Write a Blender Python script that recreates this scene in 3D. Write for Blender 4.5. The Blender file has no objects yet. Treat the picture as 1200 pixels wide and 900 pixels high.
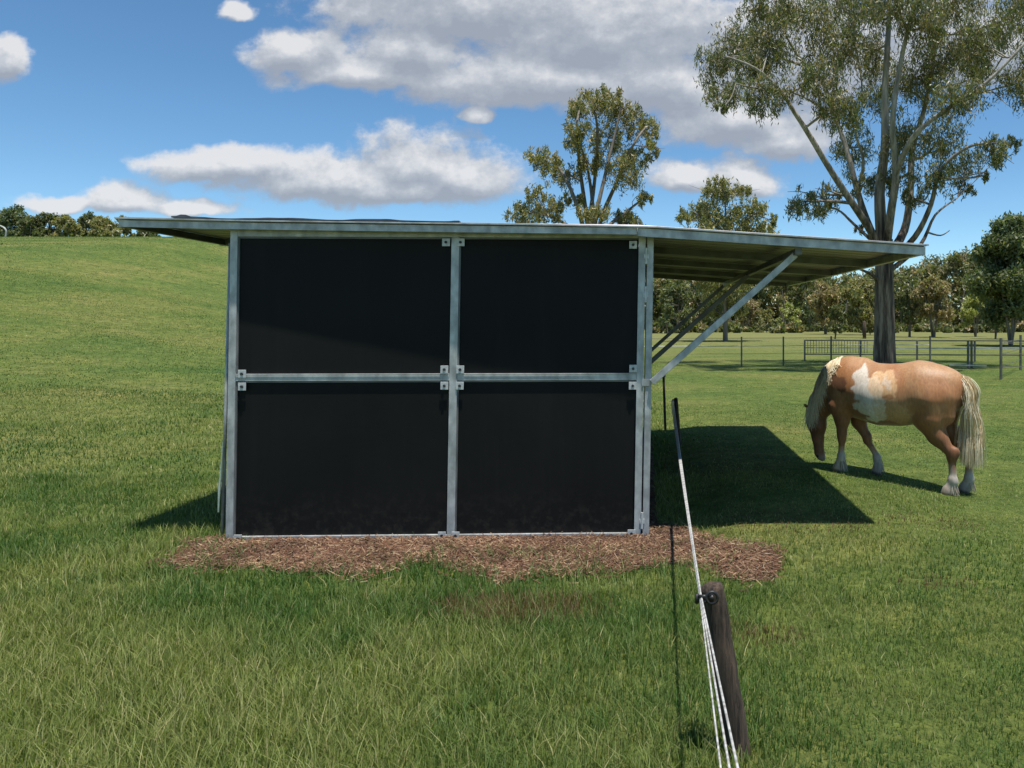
import bpy, math, random
import numpy as np
from mathutils import Vector
random.seed(7)
rng = np.random.default_rng(11)
scene = bpy.context.scene
COL = scene.collection

# ------------------------------------------------------------------ camera model
F, CX, CY, EYE = 900.0, 755.0, 375.0, 1.64      # focal length in photo pixels, axis, eye height
def P(x, y, d):                                  # photo pixel + distance -> place in the world
    return Vector(((x-CX)/F*d, d, EYE-(y-CY)/F*d))

# ------------------------------------------------------------------ noise helpers
def _h(i, j, s):
    n = (i*374761393 + j*668265263 + s*1442695041) & 0xFFFFFFFF
    n = ((n ^ (n >> 13))*1274126177) & 0xFFFFFFFF
    return ((n ^ (n >> 16)) & 0xFFFF)/65535.0
def vnoise(x, y, s=0):
    x = np.asarray(x, float); y = np.asarray(y, float)
    i = np.floor(x).astype(np.int64); j = np.floor(y).astype(np.int64)
    fx = x-i; fy = y-j; fx = fx*fx*(3-2*fx); fy = fy*fy*(3-2*fy)
    a = _h(i, j, s); b = _h(i+1, j, s); c = _h(i, j+1, s); d = _h(i+1, j+1, s)
    return (a*(1-fx)+b*fx)*(1-fy)+(c*(1-fx)+d*fx)*fy
def fbm(x, y, s=0, o=4):
    t = 0; a = .5; n = 0
    for k in range(o):
        t = t+a*vnoise(np.asarray(x)*2**k+17*k, np.asarray(y)*2**k-9*k, s+k); n += a; a *= .5
    return t/n
def sst(a, b, x):
    t = np.clip((np.asarray(x, float)-a)/(b-a), 0, 1); return t*t*(3-2*t)
def H(x, y):                                     # terrain height
    x = np.asarray(x, float); y = np.asarray(y, float)
    s = np.clip((y-7)/53, 0, 1); s = s*(1.25-.25*s)
    b = sst(-1, -33, x)
    h = 8.15*s*b
    h = h - 4*sst(110, 500, y)*b
    h = h + .07*sst(.25, .9, x)*(1-sst(1.7, 3.1, x))*sst(3.5, 5.5, y)*(1-sst(11, 16, y))
    h = h - .07*sst(2.2, 3.4, x)*sst(4, 7, y)*(1-sst(9, 14, y))
    h = h + .05*(fbm(x*.35, y*.35, 5, 2)-.5)*sst(3.6, 6, np.abs(x+1.4))*sst(3, 12, y)
    return h

# ------------------------------------------------------------------ object helpers
def tag(o, label, cat, group=None, kind=None):
    o['label'] = label; o['category'] = cat
    if group: o['group'] = group
    if kind: o['kind'] = kind
    return o
def empty(name, loc, label, cat, group=None, rz=0):
    o = bpy.data.objects.new(name, None); COL.objects.link(o)
    o.location = loc; o.rotation_euler = (0, 0, rz); o.empty_display_size = .2
    return tag(o, label, cat, group)
class MB:
    """collects shapes and links them as ONE mesh object"""
    def __init__(self): self.v = []; self.f = []; self.c = []; self.usec = False; self.n = 0
    def add(self, verts, faces, col=None):
        b = self.n
        self.v.append(np.asarray(verts, float).reshape(-1, 3)); k = len(self.v[-1]); self.n += k
        self.f += [tuple(i+b for i in f) for f in faces]
        if col is not None: self.usec = True
        self.c.append(np.tile(np.array((col or (1, 1, 1)) + (1,), float), (k, 1)))
    def box(self, a, b, M=None, col=None):
        x0, y0, z0 = a; x1, y1, z1 = b
        v = [(x0,y0,z0),(x1,y0,z0),(x1,y1,z0),(x0,y1,z0),(x0,y0,z1),(x1,y0,z1),(x1,y1,z1),(x0,y1,z1)]
        if M: v = [M(*p) for p in v]
        self.add([tuple(p) for p in v], [(0,3,2,1),(4,5,6,7),(0,1,5,4),(1,2,6,5),(2,3,7,6),(3,0,4,7)], col)
    def bar(self, p, q, w, h, up=(0, 0, 1)):       # square section member from p to q
        p = Vector(p); q = Vector(q); d = (q-p).normalized(); s = d.cross(Vector(up))
        if s.length < 1e-4: s = d.cross(Vector((0, 1, 0)))
        s.normalize(); u = s.cross(d).normalized()
        vs = [e+s*(w/2*a)+u*(h/2*b) for e in (p, q) for a, b in ((-1,-1),(1,-1),(1,1),(-1,1))]
        self.add([tuple(x) for x in vs], [(3,2,1,0),(4,5,6,7),(0,1,5,4),(1,2,6,5),(2,3,7,6),(3,0,4,7)])
    def tube(self, pts, rad, seg=8, cap=True, wob=0, col=None):
        pts = [Vector(p) for p in pts]; n = len(pts); V = []; Fs = []
        ref = Vector((.31, .83, .17))
        for i, p in enumerate(pts):
            d = (pts[min(i+1, n-1)]-pts[max(i-1, 0)]).normalized()
            s = d.cross(ref).normalized(); u = s.cross(d)
            for k in range(seg):
                a = 2*math.pi*k/seg; r = rad[i]*(1+wob*(random.random()-.5)+wob*.7*math.sin(3*a+i*.3))
                V.append(tuple(p+s*math.cos(a)*r+u*math.sin(a)*r))
        for i in range(n-1):
            for k in range(seg):
                k2 = (k+1) % seg
                Fs.append((i*seg+k, i*seg+k2, (i+1)*seg+k2, (i+1)*seg+k))
        if cap:
            Fs.append(tuple(range(seg-1, -1, -1))); Fs.append(tuple((n-1)*seg+k for k in range(seg)))
        self.add(V, Fs, col)
    def build(self, name, mat, parent=None, smooth=False, bevel=0):
        me = bpy.data.meshes.new(name)
        V = np.concatenate(self.v)
        off = Vector((0, 0, 0))
        if parent is not None: off = wloc(parent)
        me.from_pydata((V-np.array(off)).tolist(), [], self.f)
        if self.usec:
            at = me.color_attributes.new('Col', 'FLOAT_COLOR', 'POINT'); at.data.foreach_set('color', np.concatenate(self.c).ravel())
        me.materials.append(mat)
        if smooth: me.polygons.foreach_set('use_smooth', [True]*len(me.polygons))
        me.update()
        o = bpy.data.objects.new(name, me); COL.objects.link(o)
        if parent is not None: o.parent = parent
        if bevel:
            m = o.modifiers.new('edge', 'BEVEL'); m.width = bevel; m.segments = 2; m.limit_method = 'ANGLE'
        return o
def wloc(o):
    l = Vector((0, 0, 0))
    while o is not None: l += o.location; o = o.parent
    return l
def fastmesh(name, V, Fc, mat, parent=None, cols=None, smooth=False):
    """V (n,3), Fc (m,k) arrays; colours per vertex"""
    me = bpy.data.meshes.new(name); V = np.asarray(V, float)
    if parent is not None: V = V-np.array(wloc(parent))
    m, k = Fc.shape
    me.vertices.add(len(V)); me.vertices.foreach_set('co', V.astype(np.float32).ravel())
    me.loops.add(m*k); me.loops.foreach_set('vertex_index', Fc.astype(np.int32).ravel())
    me.polygons.add(m); me.polygons.foreach_set('loop_start', (np.arange(m)*k).astype(np.int32))
    me.polygons.foreach_set('loop_total', np.full(m, k, np.int32))
    if smooth: me.polygons.foreach_set('use_smooth', np.ones(m, bool))
    me.update(calc_edges=True)
    if cols is not None:
        at = me.color_attributes.new('Col', 'FLOAT_COLOR', 'POINT')
        c = np.ones((len(V), 4), np.float32); c[:, :3] = cols; at.data.foreach_set('color', c.ravel())
    me.materials.append(mat)
    o = bpy.data.objects.new(name, me); COL.objects.link(o)
    if parent is not None: o.parent = parent
    return o

# ------------------------------------------------------------------ materials
def newmat(name):
    m = bpy.data.materials.new(name); m.use_nodes = True; nt = m.node_tree; nt.nodes.clear()
    out = nt.nodes.new('ShaderNodeOutputMaterial')
    return m, nt, out
def N(nt, t, **k):
    n = nt.nodes.new(t)
    for a, b in k.items():
        if a in n.inputs: n.inputs[a].default_value = b
        else: setattr(n, a, b)
    return n
def ramp(nt, stops):
    r = nt.nodes.new('ShaderNodeValToRGB'); e = r.color_ramp.elements
    while len(e) < len(stops): e.new(.5)
    for q, (p, c) in zip(e, stops): q.position = p; q.color = (*c, 1)
    return r
def noisemat(name, stops, scale=(5, 5, 5), rough=.6, metal=0, bump=.2, bscale=40, bdist=.01, detail=6, spec=.5):
    m, nt, out = newmat(name)
    tc = N(nt, 'ShaderNodeTexCoord'); mp = N(nt, 'ShaderNodeMapping'); mp.inputs['Scale'].default_value = scale
    nt.links.new(tc.outputs['Object'], mp.inputs[0])
    no = N(nt, 'ShaderNodeTexNoise', Scale=1.0, Detail=detail); nt.links.new(mp.outputs[0], no.inputs['Vector'])
    r = ramp(nt, stops); nt.links.new(no.outputs['Fac'], r.inputs[0])
    b = N(nt, 'ShaderNodeBsdfPrincipled', Roughness=rough, Metallic=metal); b.inputs['Specular IOR Level'].default_value = spec
    nt.links.new(r.outputs[0], b.inputs['Base Color'])
    n2 = N(nt, 'ShaderNodeTexNoise', Scale=bscale, Detail=4.0); nt.links.new(tc.outputs['Object'], n2.inputs['Vector'])
    bp = N(nt, 'ShaderNodeBump', Strength=bump, Distance=bdist); nt.links.new(n2.outputs['Fac'], bp.inputs['Height'])
    nt.links.new(bp.outputs[0], b.inputs['Normal']); nt.links.new(b.outputs[0], out.inputs[0])
    return m
galv = noisemat('galvanised_steel', [(.3, (.27, .28, .272)), (.5, (.40, .41, .40)), (.7, (.56, .565, .55))], (14, 14, 9), .45, .25, .25, 90, .002)
galv_dark = noisemat('dark_steel', [(.3, (.10, .105, .105)), (.7, (.21, .215, .21))], (6, 6, 6), .55, .3, .2, 70, .002)  # darker grey steel for purlins, sheet strips and the rear braces
bolt_m = noisemat('dark_bolt', [(.3, (.03, .03, .03)), (.7, (.07, .07, .07))], (30, 30, 30), .5, .5, .1)
zinc = noisemat('bright_zinc_cleat', [(.3, (.42, .43, .42)), (.7, (.62, .63, .61))], (40, 40, 40), .45, .2, .2, 90, .001)
rubber = noisemat('black_rubber', [(.3, (.0038, .0037, .0034)), (.7, (.0070, .0068, .0062))], (1.5, 1.5, 1.5), .62, 0, .25, 14, .004, spec=.22)
rope_m = noisemat('white_rope', [(.35, (.26, .25, .23)), (.6, (.52, .51, .48))], (20, 60, 20), .55, 0, .3, 300, .001)
black_pl = noisemat('black_plastic', [(.3, (.012, .012, .012)), (.7, (.03, .028, .025))], (20, 20, 20), .45, 0, .2)
cap_m = noisemat('grey_blue_strip', [(.3, (.03, .035, .045)), (.7, (.09, .10, .12))], (8, 8, 8), .5, .2, .2)
strap_m = noisemat('pale_strap', [(.3, (.35, .42, .32)), (.7, (.5, .56, .46))], (8, 8, 8), .6, 0, .2)
picket_m = noisemat('dark_picket', [(.3, (.018, .014, .012)), (.7, (.05, .04, .035))], (20, 20, 20), .7, 0, .3)
postwood = noisemat('old_post_wood', [(.25, (.018, .013, .010)), (.5, (.045, .032, .024)), (.68, (.10, .075, .055)), (.8, (.05, .05, .035))], (45, 45, 5), .85, 0, .9, 60, .012)
railw = noisemat('pale_rail', [(.3, (.30, .31, .28)), (.7, (.5, .51, .47))], (3, 3, 3), .6, .2, .2)
raild = noisemat('dark_rail', [(.3, (.06, .065, .055)), (.7, (.16, .16, .14))], (3, 3, 3), .7, .2, .2)
hoof_m = noisemat('hoof', [(.3, (.08, .06, .045)), (.7, (.17, .13, .10))], (20, 20, 20), .5, 0, .2)

def roofmat():                                   # ribbed zinc sheet, ribs run across the shed
    m, nt, out = newmat('zinc_roof_sheet')
    tc = N(nt, 'ShaderNodeTexCoord'); no = N(nt, 'ShaderNodeTexNoise', Scale=3.0, Detail=5.0)
    nt.links.new(tc.outputs['Object'], no.inputs['Vector'])
    r = ramp(nt, [(.3, (.21, .20, .22)), (.7, (.32, .305, .33))]); nt.links.new(no.outputs['Fac'], r.inputs[0])
    b = N(nt, 'ShaderNodeBsdfPrincipled', Roughness=.45, Metallic=.25); nt.links.new(r.outputs[0], b.inputs['Base Color'])
    nt.links.new(b.outputs[0], out.inputs[0]); return m
roof_m = roofmat()
def add_splash(m):                                # dried mud splash on the lowest part of the sheets, faint streaks above
    nt = m.node_tree; b = [n for n in nt.nodes if n.type == 'BSDF_PRINCIPLED'][0]; src = b.inputs['Base Color'].links[0].from_socket
    tc = N(nt, 'ShaderNodeTexCoord'); sx = N(nt, 'ShaderNodeSeparateXYZ'); nt.links.new(tc.outputs['Object'], sx.inputs[0])
    n1 = N(nt, 'ShaderNodeTexNoise', Scale=16.0, Detail=8.0, Roughness=.7); nt.links.new(tc.outputs['Object'], n1.inputs['Vector'])
    z = N(nt, 'ShaderNodeMapRange'); z.inputs[1].default_value = .40; z.inputs[2].default_value = .03; nt.links.new(sx.outputs[2], z.inputs[0])
    t = N(nt, 'ShaderNodeMapRange'); t.inputs[1].default_value = .48; t.inputs[2].default_value = .72; nt.links.new(n1.outputs['Fac'], t.inputs[0])
    mm = N(nt, 'ShaderNodeMath', operation='MULTIPLY'); nt.links.new(z.outputs[0], mm.inputs[0]); nt.links.new(t.outputs[0], mm.inputs[1])
    mp = N(nt, 'ShaderNodeMapping'); mp.inputs['Scale'].default_value = (9, 9, .5); nt.links.new(tc.outputs['Object'], mp.inputs[0])
    n2 = N(nt, 'ShaderNodeTexNoise', Scale=1.0, Detail=7.0, Roughness=.65); nt.links.new(mp.outputs[0], n2.inputs['Vector'])
    s_ = N(nt, 'ShaderNodeMapRange'); s_.inputs[1].default_value = .52; s_.inputs[2].default_value = .8; s_.inputs[4].default_value = .12; nt.links.new(n2.outputs['Fac'], s_.inputs[0])
    mxx = N(nt, 'ShaderNodeMath', operation='MAXIMUM'); nt.links.new(mm.outputs[0], mxx.inputs[0]); nt.links.new(s_.outputs[0], mxx.inputs[1])
    mx = N(nt, 'ShaderNodeMix', data_type='RGBA'); nt.links.new(mxx.outputs[0], mx.inputs[0]); nt.links.new(src, mx.inputs[6]); mx.inputs[7].default_value = (.036, .029, .022, 1)
    nt.links.new(mx.outputs[2], b.inputs['Base Color'])
add_splash(rubber)

def foliage(name, trans=.3, rough=.55, spec=.3, bright=1):
    m, nt, out = newmat(name)
    a = N(nt, 'ShaderNodeAttribute', attribute_name='Col')
    b = N(nt, 'ShaderNodeBsdfPrincipled', Roughness=rough); b.inputs['Specular IOR Level'].default_value = spec
    nt.links.new(a.outputs['Color'], b.inputs['Base Color'])
    t = N(nt, 'ShaderNodeBsdfTranslucent'); 
    mu = N(nt, 'ShaderNodeMix', data_type='RGBA', blend_type='MULTIPLY'); mu.inputs[0].default_value = 1
    nt.links.new(a.outputs['Color'], mu.inputs[6]); mu.inputs[7].default_value = (1.2, 1.4, .6, 1)
    nt.links.new(mu.outputs[2], t.inputs[0])
    mx = N(nt, 'ShaderNodeMixShader'); mx.inputs[0].default_value = trans
    nt.links.new(b.outputs[0], mx.inputs[1]); nt.links.new(t.outputs[0], mx.inputs[2]); nt.links.new(mx.outputs[0], out.inputs[0])
    return m
leaf_m = foliage('eucalypt_leaf', .34, .42, .5)
grass_m = foliage('grass_blade', .38, .5, .25)
hair_m = foliage('horse_hair', .1, .45, .4)
chip_m = foliage('wood_chip', 0, .8, .2)

def bark(name, lo, hi, dark_to=None, sc=(7, 7, .7), bd=.06):
    m, nt, out = newmat(name)
    tc = N(nt, 'ShaderNodeTexCoord'); mp = N(nt, 'ShaderNodeMapping'); mp.inputs['Scale'].default_value = sc
    nt.links.new(tc.outputs['Object'], mp.inputs[0])
    no = N(nt, 'ShaderNodeTexNoise', Scale=1.0, Detail=8.0, Roughness=.65); nt.links.new(mp.outputs[0], no.inputs['Vector'])
    r = ramp(nt, [(.33, lo), (.5, tuple((a+b)/2 for a, b in zip(lo, hi))), (.66, hi)]); nt.links.new(no.outputs['Fac'], r.inputs[0])
    c = r.outputs[0]
    if dark_to:                                   # rough dark bark on the lower trunk, smooth pale bark above
        sx = N(nt, 'ShaderNodeSeparateXYZ'); nt.links.new(tc.outputs['Object'], sx.inputs[0])
        n3 = N(nt, 'ShaderNodeTexNoise', Scale=.8); nt.links.new(tc.outputs['Object'], n3.inputs['Vector'])
        ad = N(nt, 'ShaderNodeMath', operation='MULTIPLY_ADD'); nt.links.new(n3.outputs['Fac'], ad.inputs[0]); ad.inputs[1].default_value = -2.5
        nt.links.new(sx.outputs[2], ad.inputs[2])
        mr = N(nt, 'ShaderNodeMapRange'); mr.inputs[1].default_value = dark_to-2; mr.inputs[2].default_value = dark_to+1.5
        nt.links.new(ad.outputs[0], mr.inputs[0])
        r2 = ramp(nt, [(.38, (.018, .012, .008)), (.5, (.10, .068, .045)), (.62, (.26, .19, .135))]); nt.links.new(no.outputs['Fac'], r2.inputs[0])
        mx = N(nt, 'ShaderNodeMix', data_type='RGBA'); nt.links.new(mr.outputs[0], mx.inputs[0])
        nt.links.new(r2.outputs[0], mx.inputs[6]); nt.links.new(c, mx.inputs[7]); c = mx.outputs[2]
    b = N(nt, 'ShaderNodeBsdfPrincipled', Roughness=.85); nt.links.new(c, b.inputs['Base Color'])
    bp = N(nt, 'ShaderNodeBump', Strength=.9, Distance=bd); nt.links.new(no.outputs['Fac'], bp.inputs['Height']); nt.links.new(bp.outputs[0], b.inputs['Normal'])
    nt.links.new(b.outputs[0], out.inputs[0]); return m
bark_big = bark('gum_bark', (.13, .11, .085), (.46, .41, .345), 5.0)
bark_m = bark('grey_bark', (.075, .06, .045), (.24, .205, .165))
postwood = bark('old_post_wood', (.010, .007, .005), (.135, .088, .058), None, (48, 48, 3.2), .03)

def groundmat():
    m, nt, out = newmat('pasture')
    g = N(nt, 'ShaderNodeNewGeometry')
    def noise(s, d=5.0, ro=.6, sc=(1, 1, 1)):
        mp = N(nt, 'ShaderNodeMapping'); mp.inputs['Scale'].default_value = sc; nt.links.new(g.outputs['Position'], mp.inputs[0])
        n = N(nt, 'ShaderNodeTexNoise', Scale=s, Detail=d, Roughness=ro); nt.links.new(mp.outputs[0], n.inputs['Vector']); return n
    n1 = noise(.16, 9, .7, (1, 1.6, 1)); n2 = noise(3.5, 8, .7); n3 = noise(22, 6, .75)
    r1 = ramp(nt, [(.32, (.060, .108, .028)), (.5, (.115, .145, .040)), (.66, (.185, .175, .062))]); nt.links.new(n1.outputs['Fac'], r1.inputs[0])
    r2 = ramp(nt, [(.3, (.55, .62, .5)), (.5, (.95, 1, .9)), (.7, (1.45, 1.35, 1.2))]); nt.links.new(n2.outputs['Fac'], r2.inputs[0])
    r3 = ramp(nt, [(.3, (.45, .5, .4)), (.5, (1, 1, 1)), (.7, (1.6, 1.5, 1.3))]); nt.links.new(n3.outputs['Fac'], r3.inputs[0])
    a = N(nt, 'ShaderNodeMix', data_type='RGBA', blend_type='MULTIPLY'); a.inputs[0].default_value = 1
    nt.links.new(r1.outputs[0], a.inputs[6]); nt.links.new(r2.outputs[0], a.inputs[7])
    b_ = N(nt, 'ShaderNodeMix', data_type='RGBA', blend_type='MULTIPLY'); b_.inputs[0].default_value = 1
    nt.links.new(a.outputs[2], b_.inputs[6]); nt.links.new(r3.outputs[0], b_.inputs[7])
    b = N(nt, 'ShaderNodeBsdfPrincipled', Roughness=.9); b.inputs['Specular IOR Level'].default_value = .1
    sx = N(nt, 'ShaderNodeSeparateXYZ'); nt.links.new(g.outputs['Position'], sx.inputs[0])
    m1 = N(nt, 'ShaderNodeMapRange'); m1.inputs[1].default_value = 26; m1.inputs[2].default_value = 60; m1.inputs[4].default_value = .65; nt.links.new(sx.outputs[1], m1.inputs[0])
    m2 = N(nt, 'ShaderNodeMapRange'); m2.inputs[1].default_value = -25; m2.inputs[2].default_value = -5; nt.links.new(sx.outputs[0], m2.inputs[0])
    mm = N(nt, 'ShaderNodeMath', operation='MULTIPLY'); nt.links.new(m1.outputs[0], mm.inputs[0]); nt.links.new(m2.outputs[0], mm.inputs[1])
    fr = N(nt, 'ShaderNodeMix', data_type='RGBA'); nt.links.new(mm.outputs[0], fr.inputs[0]); nt.links.new(b_.outputs[2], fr.inputs[6]); fr.inputs[7].default_value = (.20, .19, .075, 1)
    nt.links.new(fr.outputs[2], b.inputs['Base Color'])
    bp = N(nt, 'ShaderNodeBump', Strength=.8, Distance=.05); nt.links.new(n3.outputs['Fac'], bp.inputs['Height']); nt.links.new(bp.outputs[0], b.inputs['Normal'])
    nt.links.new(b.outputs[0], out.inputs[0]); return m
ground_m = groundmat()
soil_m = noisemat('bare_soil', [(.3, (.055, .032, .022)), (.5, (.115, .068, .045)), (.7, (.20, .13, .085))], (9, 9, 9), .95, 0, 1, 45, .03, 10, .1)

# ------------------------------------------------------------------ ground
def axis(lo, hi, d0, d1, near):
    a = [0.0]; x = 0
    while x < hi: x += max(d0, (abs(x)-near)*.07) if x > near else d0; a.append(x)
    b = []; x = 0
    while x > lo: x -= max(d1, (abs(x)-near)*.07) if -x > near else d1; b.append(x)
    return np.array(b[::-1]+a)
gx = axis(-2500, 2500, .25, .25, 9); gy = axis(-40, 4000, .25, .5, 14)
X, Y = np.meshgrid(gx, gy); Z = H(X, Y)
nx, ny = len(gx), len(gy)
idx = np.arange(nx*ny).reshape(ny, nx)
Fc = np.stack([idx[:-1, :-1], idx[:-1, 1:], idx[1:, 1:], idx[1:, :-1]], -1).reshape(-1, 4)
g = fastmesh('ground', np.stack([X, Y, Z], -1).reshape(-1, 3), Fc, ground_m, smooth=True)
g['kind'] = 'structure'; g['label'] = 'green grazed pasture rising to a low crest on the left'

# bare soil around the foot of the shed
bx = [-3.75, -3.45, -3.2, -2.9, -2.4, -1.9, -1.6, -1.45, -1.3, -.9, -.5, -.1, .2, .35, .55, .8, 1.0]
by = [5.75, 5.35, 5.12, 5.05, 4.98, 4.97, 5.05, 5.25, 5.05, 4.86, 4.88, 5.02, 5.15, 5.0, 4.72, 4.74, 5.4]
def soil(x, y):                                  # >0 inside
    n = (fbm(x*2.3, y*2.3, 31, 4)-.5)*.55+(fbm(x*11, y*11, 35, 2)-.5)*.16
    near = y-np.interp(x, bx, by)
    far = np.where(x < .1, 10.9-y, np.interp(x, [0, .3, .7, 1.0], [6.2, 6.0, 5.35, 5.1])-y)
    side = np.minimum(x+3.17+np.where(y > 5.7, -.22, 0), 1.02-x)
    s = np.minimum(np.minimum(near, far), side)+n*.6
    return s
xs = np.arange(-4, 2.6, .03); ys = np.arange(3.2, 11.2, .03)
SX, SY = np.meshgrid(xs, ys); SZ = H(SX, SY)+.006+.02*fbm(SX*6, SY*6, 3, 3)*np.clip(soil(SX, SY)*4, 0, 1)
ii = np.arange(SX.size).reshape(SX.shape); keep = soil(SX[:-1, :-1]+.015, SY[:-1, :-1]+.015) > 0
Fs = np.stack([ii[:-1, :-1], ii[:-1, 1:], ii[1:, 1:], ii[1:, :-1]], -1)[keep]
used, inv = np.unique(Fs.ravel(), return_inverse=True)
o = fastmesh('bare_soil', np.stack([SX, SY, SZ], -1).reshape(-1, 3)[used], inv.reshape(-1, 4), soil_m, smooth=True)
o['kind'] = 'structure'; o['label'] = 'strip of trampled reddish brown soil along the foot of the shed'

# chips and dry straw on the soil
n = 60000
cx_ = rng.uniform(-3.8, 1.2, n); cy_ = rng.uniform(4.4, 6.3, n)
k = (soil(cx_, cy_) > -.02+rng.normal(.03, .09, n)) & (cx_ < 1.1) & ~((cx_ > -3.0) & (cx_ < -.05) & (cy_ > 5.9)); cx_, cy_ = cx_[k], cy_[k]; n = len(cx_)
L = rng.uniform(.015, .075, n); W = rng.uniform(.002, .005, n); a = rng.normal(0, .9, n); ti = rng.normal(0, .4, n)
dx, dy = np.cos(a)*L/2, np.sin(a)*L/2; sx, sy = -np.sin(a)*W/2, np.cos(a)*W/2
z = H(cx_, cy_)+.022+rng.uniform(0, .02, n); dz = ti*L/2
V = np.stack([np.stack([cx_-dx-sx, cy_-dy-sy, z-dz], -1), np.stack([cx_+dx-sx, cy_+dy-sy, z+dz], -1), np.stack([cx_+dx+sx, cy_+dy+sy, z+dz+.003], -1), np.stack([cx_-dx+sx, cy_-dy+sy, z-dz+.003], -1)], 1)
pal = np.array([(.15, .075, .045), (.22, .125, .075), (.36, .25, .15), (.09, .048, .032), (.19, .095, .055)])
cc = pal[rng.integers(0, 5, n)]*rng.uniform(.7, 1.3, (n, 1))*(.30+1.05*fbm(cx_*4, cy_*6, 90, 3))[:, None]
o = fastmesh('wood_chips', V.reshape(-1, 3), np.arange(n*4).reshape(-1, 4), chip_m, cols=np.repeat(cc, 4, 0))
tag(o, 'litter of reddish wood chips and dry straw on the soil strip', 'mulch', kind='stuff')

# ------------------------------------------------------------------ grass blades
def blades(d0, d1, dens, hgt, wid, seed):
    r = np.random.default_rng(seed)
    area = (d1*d1-d0*d0)/2*(1.62); n = int(area*dens)
    d = np.sqrt(r.uniform(d0*d0, d1*d1, n)); x = d*r.uniform(-1.0, .62, n)
    y = d
    tuft = fbm(x*7, y*7, 3, 2)
    so_ = soil(x, y); k = ((so_ < .0+r.normal(0, .06, n)) | ((r.random(n) < .30) & (fbm(x*5, y*5, 71, 2) > .50) & (so_ < .5))) & (r.random(n) < .35+1.1*tuft)
    k &= ~((x > -3.05) & (x < -.02) & (y > 5.7) & (y < 10.8))
    x, y, tuft = x[k], y[k], tuft[k]; n = len(x)
    z = H(x, y)-.004
    # long grass in front of the shed on the left, closely grazed right of the rope and beyond
    graze = sst(-.1, .5, x-.35)*.55+sst(5.0, 6.5, y)*.35+.1*0
    big = fbm(x*.9, y*.9, 21, 3)
    h = hgt*(1-np.clip(graze, 0, .72))*(.55+.9*big)*r.uniform(.45, 1.25, n)
    wdt = wid*r.uniform(.6, 1.3, n)
    a = r.uniform(0, 2*np.pi, n); lean = r.uniform(.1, 1.1, n)**1.3*h
    la = a+r.normal(0, .5, n)+1.57
    lx, ly = np.cos(la)*lean, np.sin(la)*lean
    ax, ay = np.cos(a)*wdt/2, np.sin(a)*wdt/2
    b0 = np.stack([x-ax, y-ay, z], -1); b1 = np.stack([x+ax, y+ay, z], -1)
    m0 = np.stack([x-ax*.75+lx*.32, y-ay*.75+ly*.32, z+h*.55], -1); m1 = np.stack([x+ax*.75+lx*.32, y+ay*.75+ly*.32, z+h*.55], -1)
    t = np.stack([x+lx, y+ly, z+h*.95], -1)
    V = np.stack([b0, b1, m0, m1, t], 1).reshape(-1, 3)
    i = (np.arange(n)*5)[:, None]
    Fc = np.concatenate([i+np.array([[0, 1, 3]]), i+np.array([[0, 3, 2]]), i+np.array([[2, 3, 4]])], 1).reshape(-1, 3)
    # colour: green to straw in patches, each blade its own
    p = np.clip((fbm(x*.55, y*.55, 41, 4)-.5)*3.3+.42+(fbm(x*2.6, y*2.6, 44, 3)-.5)*2.0+r.normal(0, .25, n)+.08*sst(-1, 1.5, x)+.25*sst(24, 45, y)*sst(-20, -5, x)+.06, 0, 1)[:, None]
    g0 = np.array((.082, .150, .036)); g1 = np.array((.225, .255, .078)); g2 = np.array((.38, .35, .16))
    c = g0*(1-p)+g1*p
    brn = np.zeros(n)
    for (px, py, rx, ry) in ((.60, 3.95, .28, .16), (1.75, 4.65, .3, .14), (1.2, 6.0, .8, .4), (.9, 8.6, .9, .9), (-.7, 4.3, .6, .25), (2.6, 4.2, .5, .2), (2.3, 6.1, .5, .3)):
        brn = np.maximum(brn, 1-((x-px)/rx)**2-((y-py)/ry)**2)
    brn = (r.random(n) < np.clip(brn, 0, .6))[:, None]; c = np.where(brn, np.array((.17, .105, .055)), c)
    dry = (r.random(n) < .03+.14*p[:, 0]**3)[:, None]
    c = np.where(dry, g2, c)*r.uniform(.7, 1.3, (n, 1))
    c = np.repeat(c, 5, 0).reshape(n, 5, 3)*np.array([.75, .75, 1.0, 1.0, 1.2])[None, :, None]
    return V, Fc, c.reshape(-1, 3)
parts = [blades(1.9, 4.6, 8000, .092, .0040, 1), blades(4.6, 8, 3400, .09, .0056, 2), blades(8, 15, 900, .075, .010, 3), blades(15, 32, 260, .055, .017, 4), blades(32, 70, 55, .045, .034, 5)]
off = 0; VV = []; FF = []; CC = []
for v, f, c in parts:
    VV.append(v); FF.append(f+off); CC.append(c); off += len(v)
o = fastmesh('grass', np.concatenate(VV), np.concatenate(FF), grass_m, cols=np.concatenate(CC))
tag(o, 'green and straw tinted pasture grass, longer in the foreground', 'grass', kind='stuff')

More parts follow.
